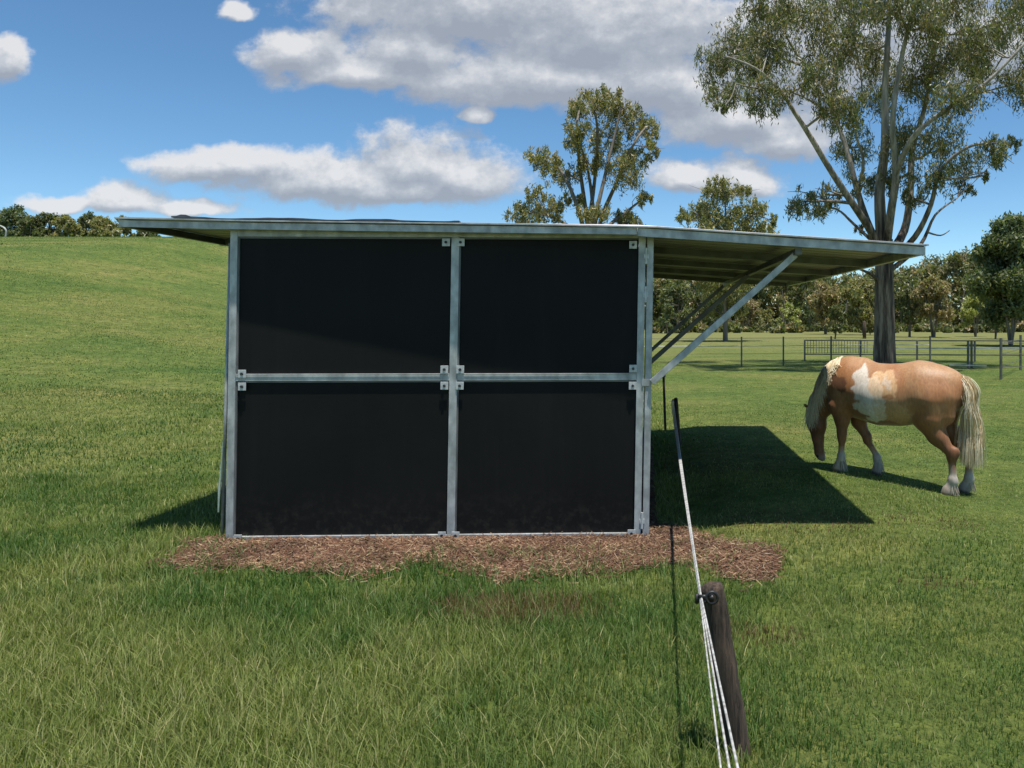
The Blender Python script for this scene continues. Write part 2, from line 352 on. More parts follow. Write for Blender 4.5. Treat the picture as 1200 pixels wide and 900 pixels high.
# ------------------------------------------------------------------ shed (built in its own slightly racked frame)
O = P(264, 637, 5.63); O.z = 0
Ud = (P(751, 632.5, 5.735)-P(264, 637, 5.63)); Ud.z = 0; Wd_ = Ud.length; U = Ud/Wd_
Vv = (P(270, 268, 5.63)-P(264, 637, 5.63)); HT = Vv.length; Vv = Vv/HT; Vv.y = 0
Dd = Vector((.0, 1, 0))
def S(u, w, v): return O+U*u+Vv*v+Dd*w
def uv(x, y):                                    # photo pixel on the front wall -> (u, v)
    d = 5.63+(x-264)/(751-264)*.105; p = P(x, y, d)-O
    v = p.z/Vv.z; return ((p.x-Vv.x*v)/U.x, v)
shed = empty('animal_shelter', O, 'black panelled galvanised steel horse shelter with a cantilevered awning over the paddock', 'shelter')
T = .052
def panelwall(M, w, npan, name='wall_frame', front=False):
    """M(u,w,v) maps local to world; frame w wide, HT high, black sheets in it"""
    fr = MB(); ht = HT-.004
    uc = uv(531, 440)[0] if front else w/2
    vm = uv(500, 442)[1] if front else ht/2
    fr.box((0, 0, 0), (T, .05, ht), M); fr.box((w-T, 0, 0), (w, .05, ht), M)
    fr.box((T, .001, ht-T), (w-T, .049, ht), M); fr.box((T, .001, .012), (w-T, .049, .05), M)
    fr.box((uc-T*.55, .002, .05), (uc+T*.55, .048, ht-T), M)
    fr.box((T, .004, vm-T/2), (uc-T*.55, .046, vm+T/2), M); fr.box((uc+T*.55, .004, vm-T/2), (w-T, .046, vm+T/2), M)
    # rolled lips of the rails
    for (a, b, c, d) in ((T, w-T, ht-.008, ht-.001), (T, uc-T*.55, vm+T/2-.006, vm+T/2+.001), (uc+T*.55, w-T, vm+T/2-.006, vm+T/2+.001)):
        fr.box((a+.001, -.004, c), (b-.001, .0, d), M)
    f = fr.build(name, galv, shed, bevel=.003)
    if front: f['label'] = 'front wall frame of square galvanised tube'
    for (a, b) in ((T, uc-T*.55), (uc+T*.55, w-T)):
        for (c, d) in ((.05, vm-T/2), (vm+T/2, ht-T)):
            m = MB(); m.box((a+.001, .024, c+.001), (b-.001, .034, d-.001), M); m.build('rubber_panel', rubber, shed)
            m = MB()                              # dark reveal angle holding the sheet
            m.box((a+.0005, .012, c+.002), (a+.010, .0235, d-.002), M); m.box((a+.011, .012, d-.012), (b-.001, .0235, d-.002), M)
            m.build('retaining_strip', galv_dark, shed)
    return uc, vm
uc, vm = panelwall(lambda u, w, v: S(u, w, v), Wd_, 4, front=True)
LEN = 5.2
panelwall(lambda u, w, v: S(u, LEN-w, v), Wd_, 4)                     # far end wall
for k in range(2):
    panelwall(lambda u, w, v, k=k: S(w, .06+k*2.55+u, v), 2.5, 4)     # closed side wall
# corner cleats with bolts
cl = [(284, 438), (284, 453), (521, 433), (539.5, 433), (521, 452), (539, 452), (523, 284), (540, 284), (742, 287), (742, 432), (741.5, 452), (279, 631), (518, 627.5), (534, 627.5), (740, 625)]
for (x, y) in cl:
    u, v = uv(x, y); m = MB(); s = .029
    m.box((u-s, -.007, v-s), (u+s, -.002, v+s), S)
    c = m.build('cleat', zinc, shed, bevel=.002)
    b = MB(); p = S(u, -.007, v); b.tube([p, p+Vector((0, -.010, 0))], [.011, .011], 6); b.build('bolt', bolt_m, c)
# gap, hinge pins and the row of awning posts
pu = Wd_+.012
for k, w in enumerate((0.0, LEN/2-.03, LEN-.06)):
    m = MB(); m.box((pu, w, 0), (pu+.048, w+.055, HT-.01), S)
    m.build('post', galv, shed, bevel=.003)
for y0 in (300, 345, 610):
    v = uv(755, y0)[1]; m = MB()
    p = S(Wd_+.006, -.004, v-.06); q = S(Wd_+.006, -.004, v+.06); m.tube([p, q], [.010, .010], 8)
    m.box((Wd_-.012, -.009, v-.02), (pu+.014, -.002, v+.012), S)
    m.build('hinge', zinc, shed)
m = MB(); v = uv(755, 448)[1]; m.box((Wd_-.012, -.008, v-.028), (pu+.045, -.003, v+.026), S); m.build('joining_plate', galv, shed, bevel=.002)

# roof: profile across the shed (u, z) and sheets
def rz(x):                                       # underside height of the sheet along world x at the near edge
    return np.interp(x, [-3.80, -3.1, -.05, 2.06], [2.362, 2.345, 2.305, 2.165])
y0r, y1r = 5.53, 10.86
def roofsheet(x0, x1, name, lab=None):
    ysn = []; yy = y0r
    prof = []                                    # ribbed profile along the depth
    while yy < y1r-.01:
        prof += [(yy, 0), (yy+.075, 0), (yy+.09, .022), (yy+.115, .022), (yy+.13, 0)]; yy += .19
    prof.append((y1r, 0))
    V = []; Fs = []; xs_ = np.linspace(x0, x1, 9)
    for (yy, dz) in prof:
        for x in xs_: V.append((x, yy, float(rz(x))+.006+dz))
    nx_ = len(xs_); npf = len(prof)
    top = len(V)
    V += [(a, b, c+.004) for a, b, c in V]
    for i in range(npf-1):
        for j in range(nx_-1):
            q = (i*nx_+j, i*nx_+j+1, (i+1)*nx_+j+1, (i+1)*nx_+j); Fs.append(q[::-1]); Fs.append(tuple(t+top for t in q))
    for i in range(npf-1):
        for j in (0, nx_-1): Fs.append((i*nx_+j, (i+1)*nx_+j, (i+1)*nx_+j+top, i*nx_+j+top))
    for j in range(nx_-1):
        for i in (0, npf-1): Fs.append((i*nx_+j, i*nx_+j+1, i*nx_+j+1+top, i*nx_+j+top))
    m = MB(); m.add(V, Fs); o = m.build(name, roof_m, shed)
    if lab: o['label'] = lab
roofsheet(-3.80, -.052, 'roof', 'ribbed zinc roof over the shed')
roofsheet(-.05, 2.035, 'awning', 'ribbed zinc awning sloping down over the paddock side')
def fascia(x0, x1, y, name, h0=.052, th=.012):
    m = MB(); n = 8; V = []; Fs = []
    for i in range(n+1):
        x = x0+(x1-x0)*i/n; z = float(rz(x))
        V += [(x, y, z-h0), (x, y+th, z-h0), (x, y+th, z+.004), (x, y, z+.004)]
    for i in range(n):
        for k in range(4): Fs.append((i*4+k, i*4+(k+1) % 4, i*4+4+(k+1) % 4, i*4+4+k))
    Fs += [(3, 2, 1, 0), (n*4, n*4+1, n*4+2, n*4+3)]
    m.add(V, Fs); return m.build(name, galv, shed)
def member(x0, x1, y, name, h, th, mat=galv_dark, drop=0):
    m = MB(); n = 6
    for i in range(n):
        a = x0+(x1-x0)*i/n; b = x0+(x1-x0)*(i+1)/n; za = float(rz(a))-drop; zb = float(rz(b))-drop
        m.add([(a,y,za-h),(a,y+th,za-h),(a,y+th,za),(a,y,za),(b,y,zb-h),(b,y+th,zb-h),(b,y+th,zb),(b,y,zb)],
              [(0,1,5,4),(1,2,6,5),(2,3,7,6),(3,0,4,7)]+([(3,2,1,0)] if i == 0 else [])+([(4,5,6,7)] if i == n-1 else []))
    return m.build(name, mat, shed)
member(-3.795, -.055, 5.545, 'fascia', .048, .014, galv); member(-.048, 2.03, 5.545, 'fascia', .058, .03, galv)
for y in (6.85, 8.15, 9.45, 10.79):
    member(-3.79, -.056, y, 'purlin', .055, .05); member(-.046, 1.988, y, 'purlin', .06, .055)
# thin bright drip edge above the fascia
member(-3.81, 2.045, 5.518, 'drip_edge', .010, .012, galv, -.018)
def depthbar(x, z, h, th, name, mat=galv_dark, y0=5.576, y1=10.78):
    m = MB(); m.box((x-th/2, y0, z-h), (x+th/2, y1, z)); return m.build(name, mat, shed)
depthbar(2.012, float(rz(2.01))-.001, .055, .045, 'edge_beam', galv)
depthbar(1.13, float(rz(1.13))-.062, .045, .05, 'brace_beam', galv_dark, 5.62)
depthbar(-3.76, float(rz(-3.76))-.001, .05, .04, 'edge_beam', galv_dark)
# three diagonal braces from the posts to the awning
for k, w in enumerate((0.0, LEN/2-.03, LEN-.06)):
    base = S(pu+.026, w+.028, 0); zb = 1.64-(448-375)/F*5.735
    p = S(pu+.03, w+.0, 0); x0 = S(pu+.03, 0, zb).x+.02
    yy = O.y+w-.012+U.y*pu
    m = MB(); m.bar((x0, yy, zb), (1.125, yy, float(rz(1.13))-.10), .048, .048)
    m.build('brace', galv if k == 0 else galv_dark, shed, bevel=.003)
# dark creased strip showing over the near roof edge
m = MB(); xs_ = np.linspace(-3.45, -1.35, 60); V = []; Fs = []
for i, x in enumerate(xs_):
    hgt = 0.003+.014*max(0, float(fbm(x*3.1, 2.2, 8, 3))-.42)/.3+(.010 if abs(x+3.36) < .03 else 0)
    z = float(rz(x))+.034
    V += [(x, 5.60, z), (x, 5.66, z), (x, 5.66, z+hgt*.6), (x, 5.60, z+hgt)]
for i in range(len(xs_)-1):
    for k in range(4): Fs.append((i*4+k, i*4+(k+1) % 4, i*4+4+(k+1) % 4, i*4+4+k))
Fs += [(3, 2, 1, 0), tuple((len(xs_)-1)*4+k for k in range(4))]
m.add(V, Fs); m.build('roof_strip', cap_m, shed)
# pale strap hanging at the side of the left post and the side frame tube
m = MB()
pts = [P(262.5, 505, 5.72), P(259.5, 545, 5.72), P(257, 575, 5.72), P(256, 600, 5.72)]
for i, w in enumerate((.010, .018, .026, .02)):
    pass
V = []; ws = (.006, .014, .022, .014)
for p, w in zip(pts, ws): V += [(p.x-w/2, p.y, p.z), (p.x+w/2, p.y-.01, p.z), (p.x+w/2, p.y-.002, p.z), (p.x-w/2, p.y+.008, p.z)]
Fs = [(3, 2, 1, 0), (12, 13, 14, 15)]
for i in range(3):
    for k in range(4): Fs.append((i*4+k, i*4+(k+1) % 4, i*4+4+(k+1) % 4, i*4+4+k))
m.add(V, Fs); m.build('strap', strap_m, shed)
m = MB(); m.tube([P(260.3, 634, 5.75), P(264.5, 480, 5.75), P(270, 285, 5.75)], [.012, .012, .012], 8); m.build('side_tube', galv, shed, smooth=True)

# ------------------------------------------------------------------ rope fence beside the shed
def woodpost(name, base, top, r, label, eye=True):
    t = empty(name, base, label, 'fence post')
    m = MB(); pts = []; rad = []
    for i in range(13):
        f = i/12; pts.append(base.lerp(top, f)+Vector((0, 0, -.06*(1-f)))); rad.append(r*(1.08-.1*f)*(1+.05*math.sin(i*1.9+.7)))
    e = (top-base).normalized()
    pts += [top+e*.014, top+e*.022]; rad += [r*.85, r*.45]
    m.tube(pts, rad, 28, wob=.025); m.build('shaft', postwood, t, smooth=True)
    return t
b1 = Vector((.365, 2.9, float(H(.365, 2.9)))); t1 = P(835, 690, 2.9)
p1 = woodpost('fence_post', b1, t1, .046, 'thick dark weathered wooden post leaning in the foreground with a black insulator')
# insulator: ring, bracket and clamp on the near post
ix = P(821, 700, 2.85)
m = MB(); c = P(834, 699, 2.835); pts = []
for k in range(17):
    a = 2*math.pi*k/16; pts.append(c+Vector((.021*math.cos(a), -.012, .021*math.sin(a))))
m.tube(pts, [.006]*17, 8, cap=False); m.tube([c+Vector((-.02, -.012, .004)), ix+Vector((-.012, -.004, .006))], [.007, .006], 8); m.tube([c+Vector((-.02, -.012, -.014)), ix+Vector((-.012, -.004, -.010))], [.007, .006], 8)
m.tube([ix+Vector((-.014, -.004, .014)), ix+Vector((-.014, -.004, -.020))], [.008, .008], 8)
m.tube([c+Vector((0, .04, 0)), c+Vector((0, -.018, 0))], [.010, .010], 8)
m.build('insulator', black_pl, p1, smooth=True)
t2 = P(792, 468, 9.9); b2 = Vector((t2.x+.05, 9.9, float(H(t2.x, 9.9))))
p2 = woodpost('fence_post', b2, t2, .027, 'second dark wooden post where the white ropes end beyond the shed')
m = MB(); q = t2+Vector((-.035, -.07, -.01)); m.tube([q, q+Vector((0, .05, 0))], [.018, .018], 8); m.build('insulator', black_pl, p2)
rp = [('upper strand of the white rope fence, rightmost where it nears the camera', (862, 1.80, .0), .0036, .006),
      ('middle strand of the white rope fence running past the leaning post', (853, 1.80, -.004), .0033, 0),
      ('thin left strand of the white rope fence running past the leaning post', (843.5, 1.80, .004), .0028, -.006)]
for lab, (px, d, dz), r, off_ in rp:
    e = P(px, 900, d); st = ix+Vector((off_*.35, 0, off_*.6)); pts = []
    ext = e+(e-st)*2.6; ext.z = e.z+.02
    for i in range(13):
        f = i/12; p = ext.lerp(st, f); p.z -= 0
        pts.append(p)
    en = Vector((t2.x-.05+off_*2.2, 9.84, t2.z-.01+off_*.6))
    for i in range(1, 25):
        f = i/24; p = st.lerp(en, f); p.z -= .035*4*f*(1-f)*(1+off_*14); pts.append(p)
    npre = 13
    # straight run to the camera side: keep it through the pixel at the photo's edge
    m = MB(); m.tube(pts, [r]*npre+[r+.0022*min(1, i/8) for i in range(len(pts)-npre)], 8); o = m.build('fence_rope', rope_m, smooth=True)
    tag(o, lab, 'rope', 'white rope strands of the near fence')
b = P(780, 505, 11.3); b.z = float(H(b.x, 11.3)); t = P(777.5, 438, 11.3)
pk = empty('steel_picket', b, 'dark slim steel picket standing behind the shed under the awning brace', 'fence post')
m = MB(); m.bar(b+Vector((0, 0, -.1)), t, .036, .010, (0, 1, 0)); m.bar(b+Vector((0, .02, -.1)), t+Vector((0, .02, 0)), .010, .036, (0, 1, 0)); m.build('shaft', picket_m, pk)
m = MB(); m.box(tuple(t+Vector((-.025, -.02, -.05))), tuple(t+Vector((.03, .025, .012)))); m.build('cap', black_pl, pk, bevel=.004)

# ------------------------------------------------------------------ far fences
def gz(x, y): return float(H(x, y))
wf = empty('wire_fence', (3.5, 27, 0), 'thin wire fence on steel posts crossing the paddock behind the horse', 'fence')
ends = [(690, 26.5), (745, 26.8), (869, 27), (918, 27.6), (974, 28), (1035, 28.2), (1090, 28.2)]
pp = []
for (px, d) in ends:
    x = (px-CX)/F*d; z = gz(x, d); pp.append((x, d, z)); m = MB(); m.bar((x, d, z-.1), (x, d, z+1.05), .05, .05); m.build('post', raild, wf)
for hgt, r in ((.72, .012), (1.0, .007), (.45, .006), (.2, .006)):
    m = MB(); m.tube([(x, y, z+hgt) for x, y, z in pp], [r]*len(pp), 5); m.build('wire', raild if hgt != .72 else railw, wf)
yd = empty('yard_panels', (12, 30.5, 0), 'low railed steel yard panels running behind the big gum trunk', 'fence')
xs_ = [(943-CX)/F*31+i*(17.4-6.5)/5 for i in range(7)]
for i, x in enumerate(xs_):
    y = 31-.25*i; z = gz(x, y); m = MB(); m.bar((x, y, z-.1), (x, y, z+.84), .06, .06); m.build('post', raild, yd)
for i in range(6):
    x, x2 = xs_[i], xs_[i+1]; y, y2 = 31-.25*i, 30.75-.25*i
    for hgt, mm in ((.82, raild), (.52, railw), (.26, raild)):
        m = MB(); m.bar((x+.032, y, hgt), (x2-.032, y2, hgt), .04, .045); m.build('rail', mm, yd)
m = MB()
for i in range(22):
    x = xs_[0]+.12+i*.12*.95; m.bar((x, 30.98, .3), (x, 30.98, .8), .018, .018)
m.build('bars', raild, yd)
yd2 = empty('field_gate', P(1135, 428, 26), 'dark steel gate posts with a pale bottom rail at the far right of the paddock', 'gate')
for px, yb, d in ((1134.5, 430, 26), (1138.5, 430, 26.2)):
    x = (px-CX)/F*d; m = MB(); m.bar((x, d, -.1), (x, d, .92), .06, .06); m.build('post', raild, yd2)
x0 = (1112-CX)/F*25.9; x1 = (1156-CX)/F*25.9
m = MB(); m.bar((x0, 25.9, .12), (x1, 25.9, .10), .04, .045); m.build('rail', railw, yd2)
nf = empty('paddock_fence', ((1173-CX)/F*21.2, 21.2, 0), 'nearer wire fence corner with tall posts at the right edge of the photo', 'fence')
q = [(1173, 21.2), (1196, 25), (1290, 21.8), (1400, 22)]; pp = []
for (px, d) in q:
    x = (px-CX)/F*d; z = gz(x, d); pp.append((x, d, z)); m = MB(); m.bar((x, d, z-.1), (x, d, z+1.15), .055, .055); m.build('post', raild, nf)
for hgt in (.35, .7, 1.0):
    m = MB(); m.tube([(pp[0][0], pp[0][1], hgt), (pp[2][0], pp[2][1], hgt), (pp[3][0], pp[3][1], hgt)], [.009]*3, 5); m.build('wire', raild, nf)
    m = MB(); m.tube([(pp[0][0], pp[0][1], hgt), (pp[1][0], pp[1][1], hgt)], [.009]*2, 5); m.build('wire', raild, nf)
x = (1013-CX)/F*68; m = MB(); m.tube([(x, 68, -.1), (x, 68, 1.5), (x+.03, 68, 1.55)], [.16, .14, .07], 8); o = m.build('timber_post', postwood, smooth=True)
tag(o, 'lone stout timber post far off left of the gum trunk', 'post')

# ------------------------------------------------------------------ trees
PAL = {
 'gum':   [(0.137, 0.151, 0.059), (0.183, 0.185, 0.074), (0.101, 0.122, 0.054), (0.274, 0.204, 0.092), (0.219, 0.230, 0.101)],
 'gumA':  [(0.201, 0.197, 0.075), (0.292, 0.234, 0.090), (0.141, 0.160, 0.064), (0.383, 0.282, 0.117), (0.262, 0.282, 0.108)],
 'olive': [(0.252, 0.245, 0.097), (0.325, 0.275, 0.116), (0.179, 0.196, 0.075), (0.400, 0.323, 0.142)],
 'dark':  [(0.104, 0.131, 0.062), (0.136, 0.170, 0.069), (0.184, 0.191, 0.081), (0.081, 0.106, 0.054)],
 'green': [(.120, .145, .055), (.155, .170, .065), (.190, .195, .078), (.105, .120, .048), (.175, .155, .075)],
 'lime':  [(0.366, 0.375, 0.112), (0.400, 0.400, 0.149), (0.292, 0.307, 0.089)],
 'brown': [(0.329, 0.245, 0.128), (0.418, 0.307, 0.168), (0.241, 0.204, 0.098), (0.286, 0.287, 0.117)],
}
def leaves(clumps, n_of, Lf, Wf, pal, droop, r):
    """clumps: (centre, radii) -> leaf quads"""
    C = []; D = []; T_ = []
    for (c, rad), n in zip(clumps, n_of):
        nt_ = max(3, n//(34 if droop > .5 else 18))
        d = r.normal(0, 1, (nt_, 3)); d /= np.linalg.norm(d, axis=1)[:, None]
        tw = np.array(c)+d*np.array(rad)*(r.random((nt_, 1))**.38)*r.uniform(.8, 1.15, (nt_, 1))
        tw[:, 2] -= 0
        per = r.integers(0, nt_, n)
        sp = np.array(rad).mean()*(.135 if droop > .5 else .18)
        off = r.normal(0, 1, (n, 3))*sp*np.array([.8, .8, 1.15]); off[:, 2] -= droop*1.5*sp*np.abs(r.normal(0, 1, n))
        C.append(tw[per]+off); tone = r.random(nt_); T_.append(tone[per]*.6+r.random(n)*.4)
    C = np.concatenate(C); tone = np.concatenate(T_); n = len(C)
    D = r.normal(0, .55, (n, 3)); D[:, 2] -= droop; D /= np.linalg.norm(D, axis=1)[:, None]
    sd = np.cross(D, r.normal(0, 1, (n, 3))); sd /= np.linalg.norm(sd, axis=1)[:, None]
    l = Lf*r.uniform(.6, 1.35, (n, 1)); w = Wf*r.uniform(.7, 1.3, (n, 1))
    V = np.stack([C-D*l/2, C+sd*w/2-D*l*.05, C+D*l/2, C-sd*w/2-D*l*.05], 1).reshape(-1, 3)
    p = np.array(PAL[pal]); kk = np.clip((tone*len(p)).astype(int), 0, len(p)-1)
    c = p[kk]*r.uniform(.75, 1.3, (n, 1))
    return V, np.arange(n*4).reshape(-1, 4), np.repeat(c, 4, 0)
def branch(m, a, b, ra, rb, r, sag=.0, seg=6, k=6):
    a = np.array(a, float); b = np.array(b, float); L_ = np.linalg.norm(b-a)
    side = r.normal(0, .07*L_, 3); pts = []
    for i in range(k+1):
        f = i/k; p = a+(b-a)*f+side*math.sin(math.pi*f)+np.array([0, 0, -sag*L_*math.sin(math.pi*f)]); pts.append(p)
    m.tube(pts, [ra+(rb-ra)*i/k for i in range(k+1)], seg, cap=False)
    return pts
def smoothpath(pts, k=4):
    out = []; n = len(pts); pts = [np.array(p, float) for p in pts]
    for i in range(n-1):
        p0 = pts[max(i-1, 0)]; p1 = pts[i]; p2 = pts[i+1]; p3 = pts[min(i+2, n-1)]
        for j in range(k):
            t = j/k; out.append(.5*((2*p1)+(-p0+p2)*t+(2*p0-5*p1+4*p2-p3)*t*t+(-p0+3*p1-3*p2+p3)*t**3))
    out.append(pts[-1]); return out
def tree(name, base, limbs, clumps, counts, Lf, Wf, pal, droop, mat, label, cat='tree', group=None, seed=1, twig=.03, nsub=4, seg=8):
    r = np.random.default_rng(seed); root = empty(name, base, label, cat, group)
    m = MB(); nodes = []
    for pts, ra, rb in limbs:
        sp = smoothpath(pts); n = len(sp)
        rad = [ra+(rb-ra)*(i/(n-1))**.8 for i in range(n)]
        m.tube(sp, rad, seg, cap=False, wob=.06)
        nodes += [(p, q) for p, q in zip(sp[n//5:], rad[n//5:])]
    NP = np.array([p for p, _ in nodes]); NR = np.array([q for _, q in nodes])
    for (c, rad) in clumps:
        c = np.array(c, float); d = NP-c; dist = np.linalg.norm(d, axis=1)+np.where(d[:, 2] > 0, 1.5*d[:, 2], 0)
        j = int(dist.argmin()); r0 = min(NR[j]*.6, twig*2.6)
        bp = branch(m, NP[j], c, r0, twig*.55, r, .02, 5)
        for _ in range(nsub):
            e = c+r.normal(0, 1, 3)*np.array(rad)*.55; s = bp[r.integers(2, len(bp))]
            branch(m, s, e, twig*.5, twig*.12, r, .0, 4, 3)
    m.build('trunk', mat, root, smooth=True)
    V, Fc, cc = leaves(clumps, counts, Lf, Wf, pal, droop, r)
    fastmesh('crown', V, Fc, leaf_m, root, cols=cc)
    return root
# -- the big gum
TD = 26.0
r_ = np.random.default_rng(5)
def T3(x, y, dd=0): return P(x, y, TD+dd)
bb = T3(1037, 432); bb.z = gz(bb.x, TD)
limbs = [
 ([bb+Vector((0, 0, -.3)), bb+Vector((0, 0, .5)), T3(1037, 380), T3(1036, 335), T3(1036, 300), T3(1037, 280)], .41, .26),
 ([T3(1034, 305), T3(1020, 270, -.3), T3(992, 228, -.8), T3(971, 196, -1.2), T3(948, 158, -1.6), T3(930, 130, -1.8), T3(914, 106, -2), T3(885, 80, -2.2), T3(850, 66, -2.4)], .15, .03),
 ([T3(914, 106, -2), T3(890, 104, -2.3), T3(862, 98, -2.6)], .05, .02),
 ([T3(972, 137, -.5), T3(950, 118, -1), T3(920, 105, -1.5)], .05, .02),
 ([T3(938, 76, .5), T3(905, 64, .4), T3(878, 52, .2)], .05, .02),
 ([T3(1036, 300), T3(1020, 268, .5), T3(1006, 228, 1), T3(992, 175, 1.5), T3(976, 130, 1.8), T3(960, 90, 1.5), T3(938, 70, .9), T3(920, 40, .5)], .15, .03),
 ([T3(1035, 300), T3(1031, 228), T3(1037, 175), T3(1037, 105), T3(1041, 35), T3(1043, -40)], .22, .06),
 ([T3(1037, 300), T3(1044, 250, -.6), T3(1050, 205, -1), T3(1046, 140, -1.4), T3(1058, 60, -1.6), T3(1080, -30, -1.6)], .17, .05),
 ([T3(1038, 305), T3(1060, 270, .8), T3(1067, 224, 1.2), T3(1069, 175, 1.8), T3(1085, 120, 2.2), T3(1098, 40, 2.6), T3(1110, -30, 2.8)], .17, .05),
 ([T3(1049, 205, -1), T3(1062, 175, -1.5), T3(1080, 150, -2), T3(1123, 119, -2.4), T3(1158, 95, -2.6), T3(1200, 52, -2.8), T3(1235, 15, -3)], .11, .03),
 ([T3(1040, 310), T3(1072, 278, -.5), T3(1091, 240, -1), T3(1102, 200, -1.4), T3(1135, 172, -1.8), T3(1168, 168, -2)], .12, .03),
 ([T3(1041, 318), T3(1078, 288, .5), T3(1096, 252, 1), T3(1122, 232, 1.4)], .10, .02),
 ([T3(1086, 272, .7), T3(1102, 276, .9), T3(1113, 270, 1)], .04, .012),
 ([T3(1034, 335), T3(1022, 322, -.4), T3(1006, 315, -.8)], .09, .03),
 ([T3(1030, 290), T3(1000, 262, 1), T3(980, 245, 1.4), T3(950, 240, 1.7)], .07, .02),
 ([T3(1004, 225, 1), T3(1012, 190, 1), T3(1002, 150, .6), T3(1010, 100, .4), T3(1000, 40, .2)], .07, .02),
]
cl_ = [(838, 78, 26, 34), (868, 50, 38, 32), (850, 108, 30, 18), (905, 48, 38, 36), (897, 108, 34, 24), (930, 14, 48, 24), (975, 48, 42, 42), (955, 92, 30, 26),
 (985, 122, 36, 34), (1000, 172, 26, 30), (1012, 216, 20, 18), (940, 236, 26, 15), (968, 228, 20, 16), (955, 246, 16, 12), (1040, 100, 30, 40), (1078, 88, 32, 40),
 (1058, 160, 28, 34), (1050, 208, 24, 22), (1112, 62, 40, 42), (1122, 112, 34, 28), (1102, 160, 28, 30), (1096, 206, 28, 20), (1133, 190, 24, 22), (1165, 176, 22, 20),
 (1185, 168, 12, 12), (1126, 222, 16, 12), (1150, 48, 34, 38), (1184, 22, 34, 34), (1190, 98, 28, 28), (1050, 2, 58, 28), (1120, -2, 46, 28), (845, 128, 10, 9), (1000, 8, 40, 26),
 (1230, 60, 44, 44), (1215, -22, 50, 40), (1080, -60, 80, 40), (980, -34, 60, 32), (895, 8, 34, 18), (1085, 30, 30, 26), (1150, 88, 20, 20), (1070, 232, 18, 12), (1020, 62, 26, 34), (880, 78, 26, 22), (1155, 205, 10, 8), (1010, 268, 10, 7)]
cl3 = []; cnt = []
for (x, y, rx, ry) in cl_:
    d = float(r_.uniform(-2.8, 2.8)); c = T3(x, y, d); s = (TD+d)/F
    cl3.append((c, (rx*s*.92, (rx+ry)/2*s, ry*s*.92))); cnt.append(int(rx*ry*2.2))
tree('gum_tree', bb, limbs, cl3, cnt, .185, .034, 'gum', .9, bark_big, 'tall spreading eucalyptus with a dark rough trunk and open drooping crown behind the horse', 'tree', seed=3, twig=.05, nsub=5, seg=12)
# -- the two mid-distance gums above the roof
def midtree(D_, base_x, stems, cl, k, Lf, Wf, pal, label, seed, dr=.6, rbase=.25):
    rr = np.random.default_rng(seed); b = P(base_x, 400, D_); b.z = gz(b.x, D_)
    L_ = [([b+Vector((0, 0, -.2)), b+Vector((0, 0, 1.2)), P(base_x, 330, D_)], rbase*1.4, rbase)]
    for s in stems: L_.append(([P(base_x, 335, D_)]+[P(x, y, D_+float(rr.uniform(-1.5, 1.5))) for x, y in s], rbase*.62, .05))
    c3 = []; cn = []
    for (x, y, rx, ry) in cl:
        d = float(rr.uniform(-2, 2)); s = (D_+d)/F; c3.append((P(x, y, D_+d), (rx*s*.9, (rx+ry)/2*s, ry*s*.9))); cn.append(int(rx*ry*k))
    return tree('gum_tree', b, L_, c3, cn, Lf, Wf, pal, dr, bark_m, label, seed=seed, twig=.055, nsub=4, seg=7)
midtree(45, 692, [[(690, 270), (697, 210), (700, 150), (692, 118)], [(684, 270), (668, 220), (650, 190), (634, 182)], [(702, 265), (722, 215), (742, 170), (756, 150)],
  [(697, 262), (708, 210), (720, 160), (728, 125)], [(680, 280), (655, 258), (625, 248)], [(706, 275), (732, 250), (750, 236)], [(688, 262), (680, 200), (676, 150), (680, 125)], [(695, 255), (690, 205), (682, 175)]],
 [(700, 118, 26, 16), (680, 128, 20, 16), (732, 128, 26, 18), (752, 150, 24, 18), (766, 170, 10, 20), (676, 158, 20, 22), (712, 160, 24, 26), (636, 186, 26, 14), (655, 204, 24, 16), (615, 250, 24, 14), (645, 245, 28, 16),
  (732, 200, 26, 22), (755, 232, 11, 14), (695, 250, 30, 10), (735, 254, 26, 9), (745, 182, 18, 18), (690, 190, 18, 20), (716, 108, 16, 9), (628, 228, 18, 12), (672, 232, 16, 12), (740, 262, 20, 16), (620, 268, 30, 14)],
 3.0, .27, .065, 'gumA', 'bronze tinted many-stemmed gum tree rising above the middle of the shed roof', 12, rbase=.3)
midtree(58, 850, [[(850, 280), (850, 240), (848, 215)], [(845, 285), (828, 260), (812, 248)], [(856, 285), (872, 260), (890, 248)]],
 [(850, 226, 30, 14), (822, 245, 22, 14), (800, 252, 12, 12), (880, 245, 26, 15), (850, 256, 40, 16), (903, 258, 12, 10), (845, 213, 16, 7), (870, 222, 16, 8), (830, 275, 40, 16), (885, 275, 35, 16), (850, 300, 50, 20), (850, 332, 46, 18), (838, 360, 20, 14), (865, 358, 18, 14)],
 3.4, .34, .085, 'olive', 'lower rounded gum tree showing above the awning between the two taller gums', 14, rbase=.15)

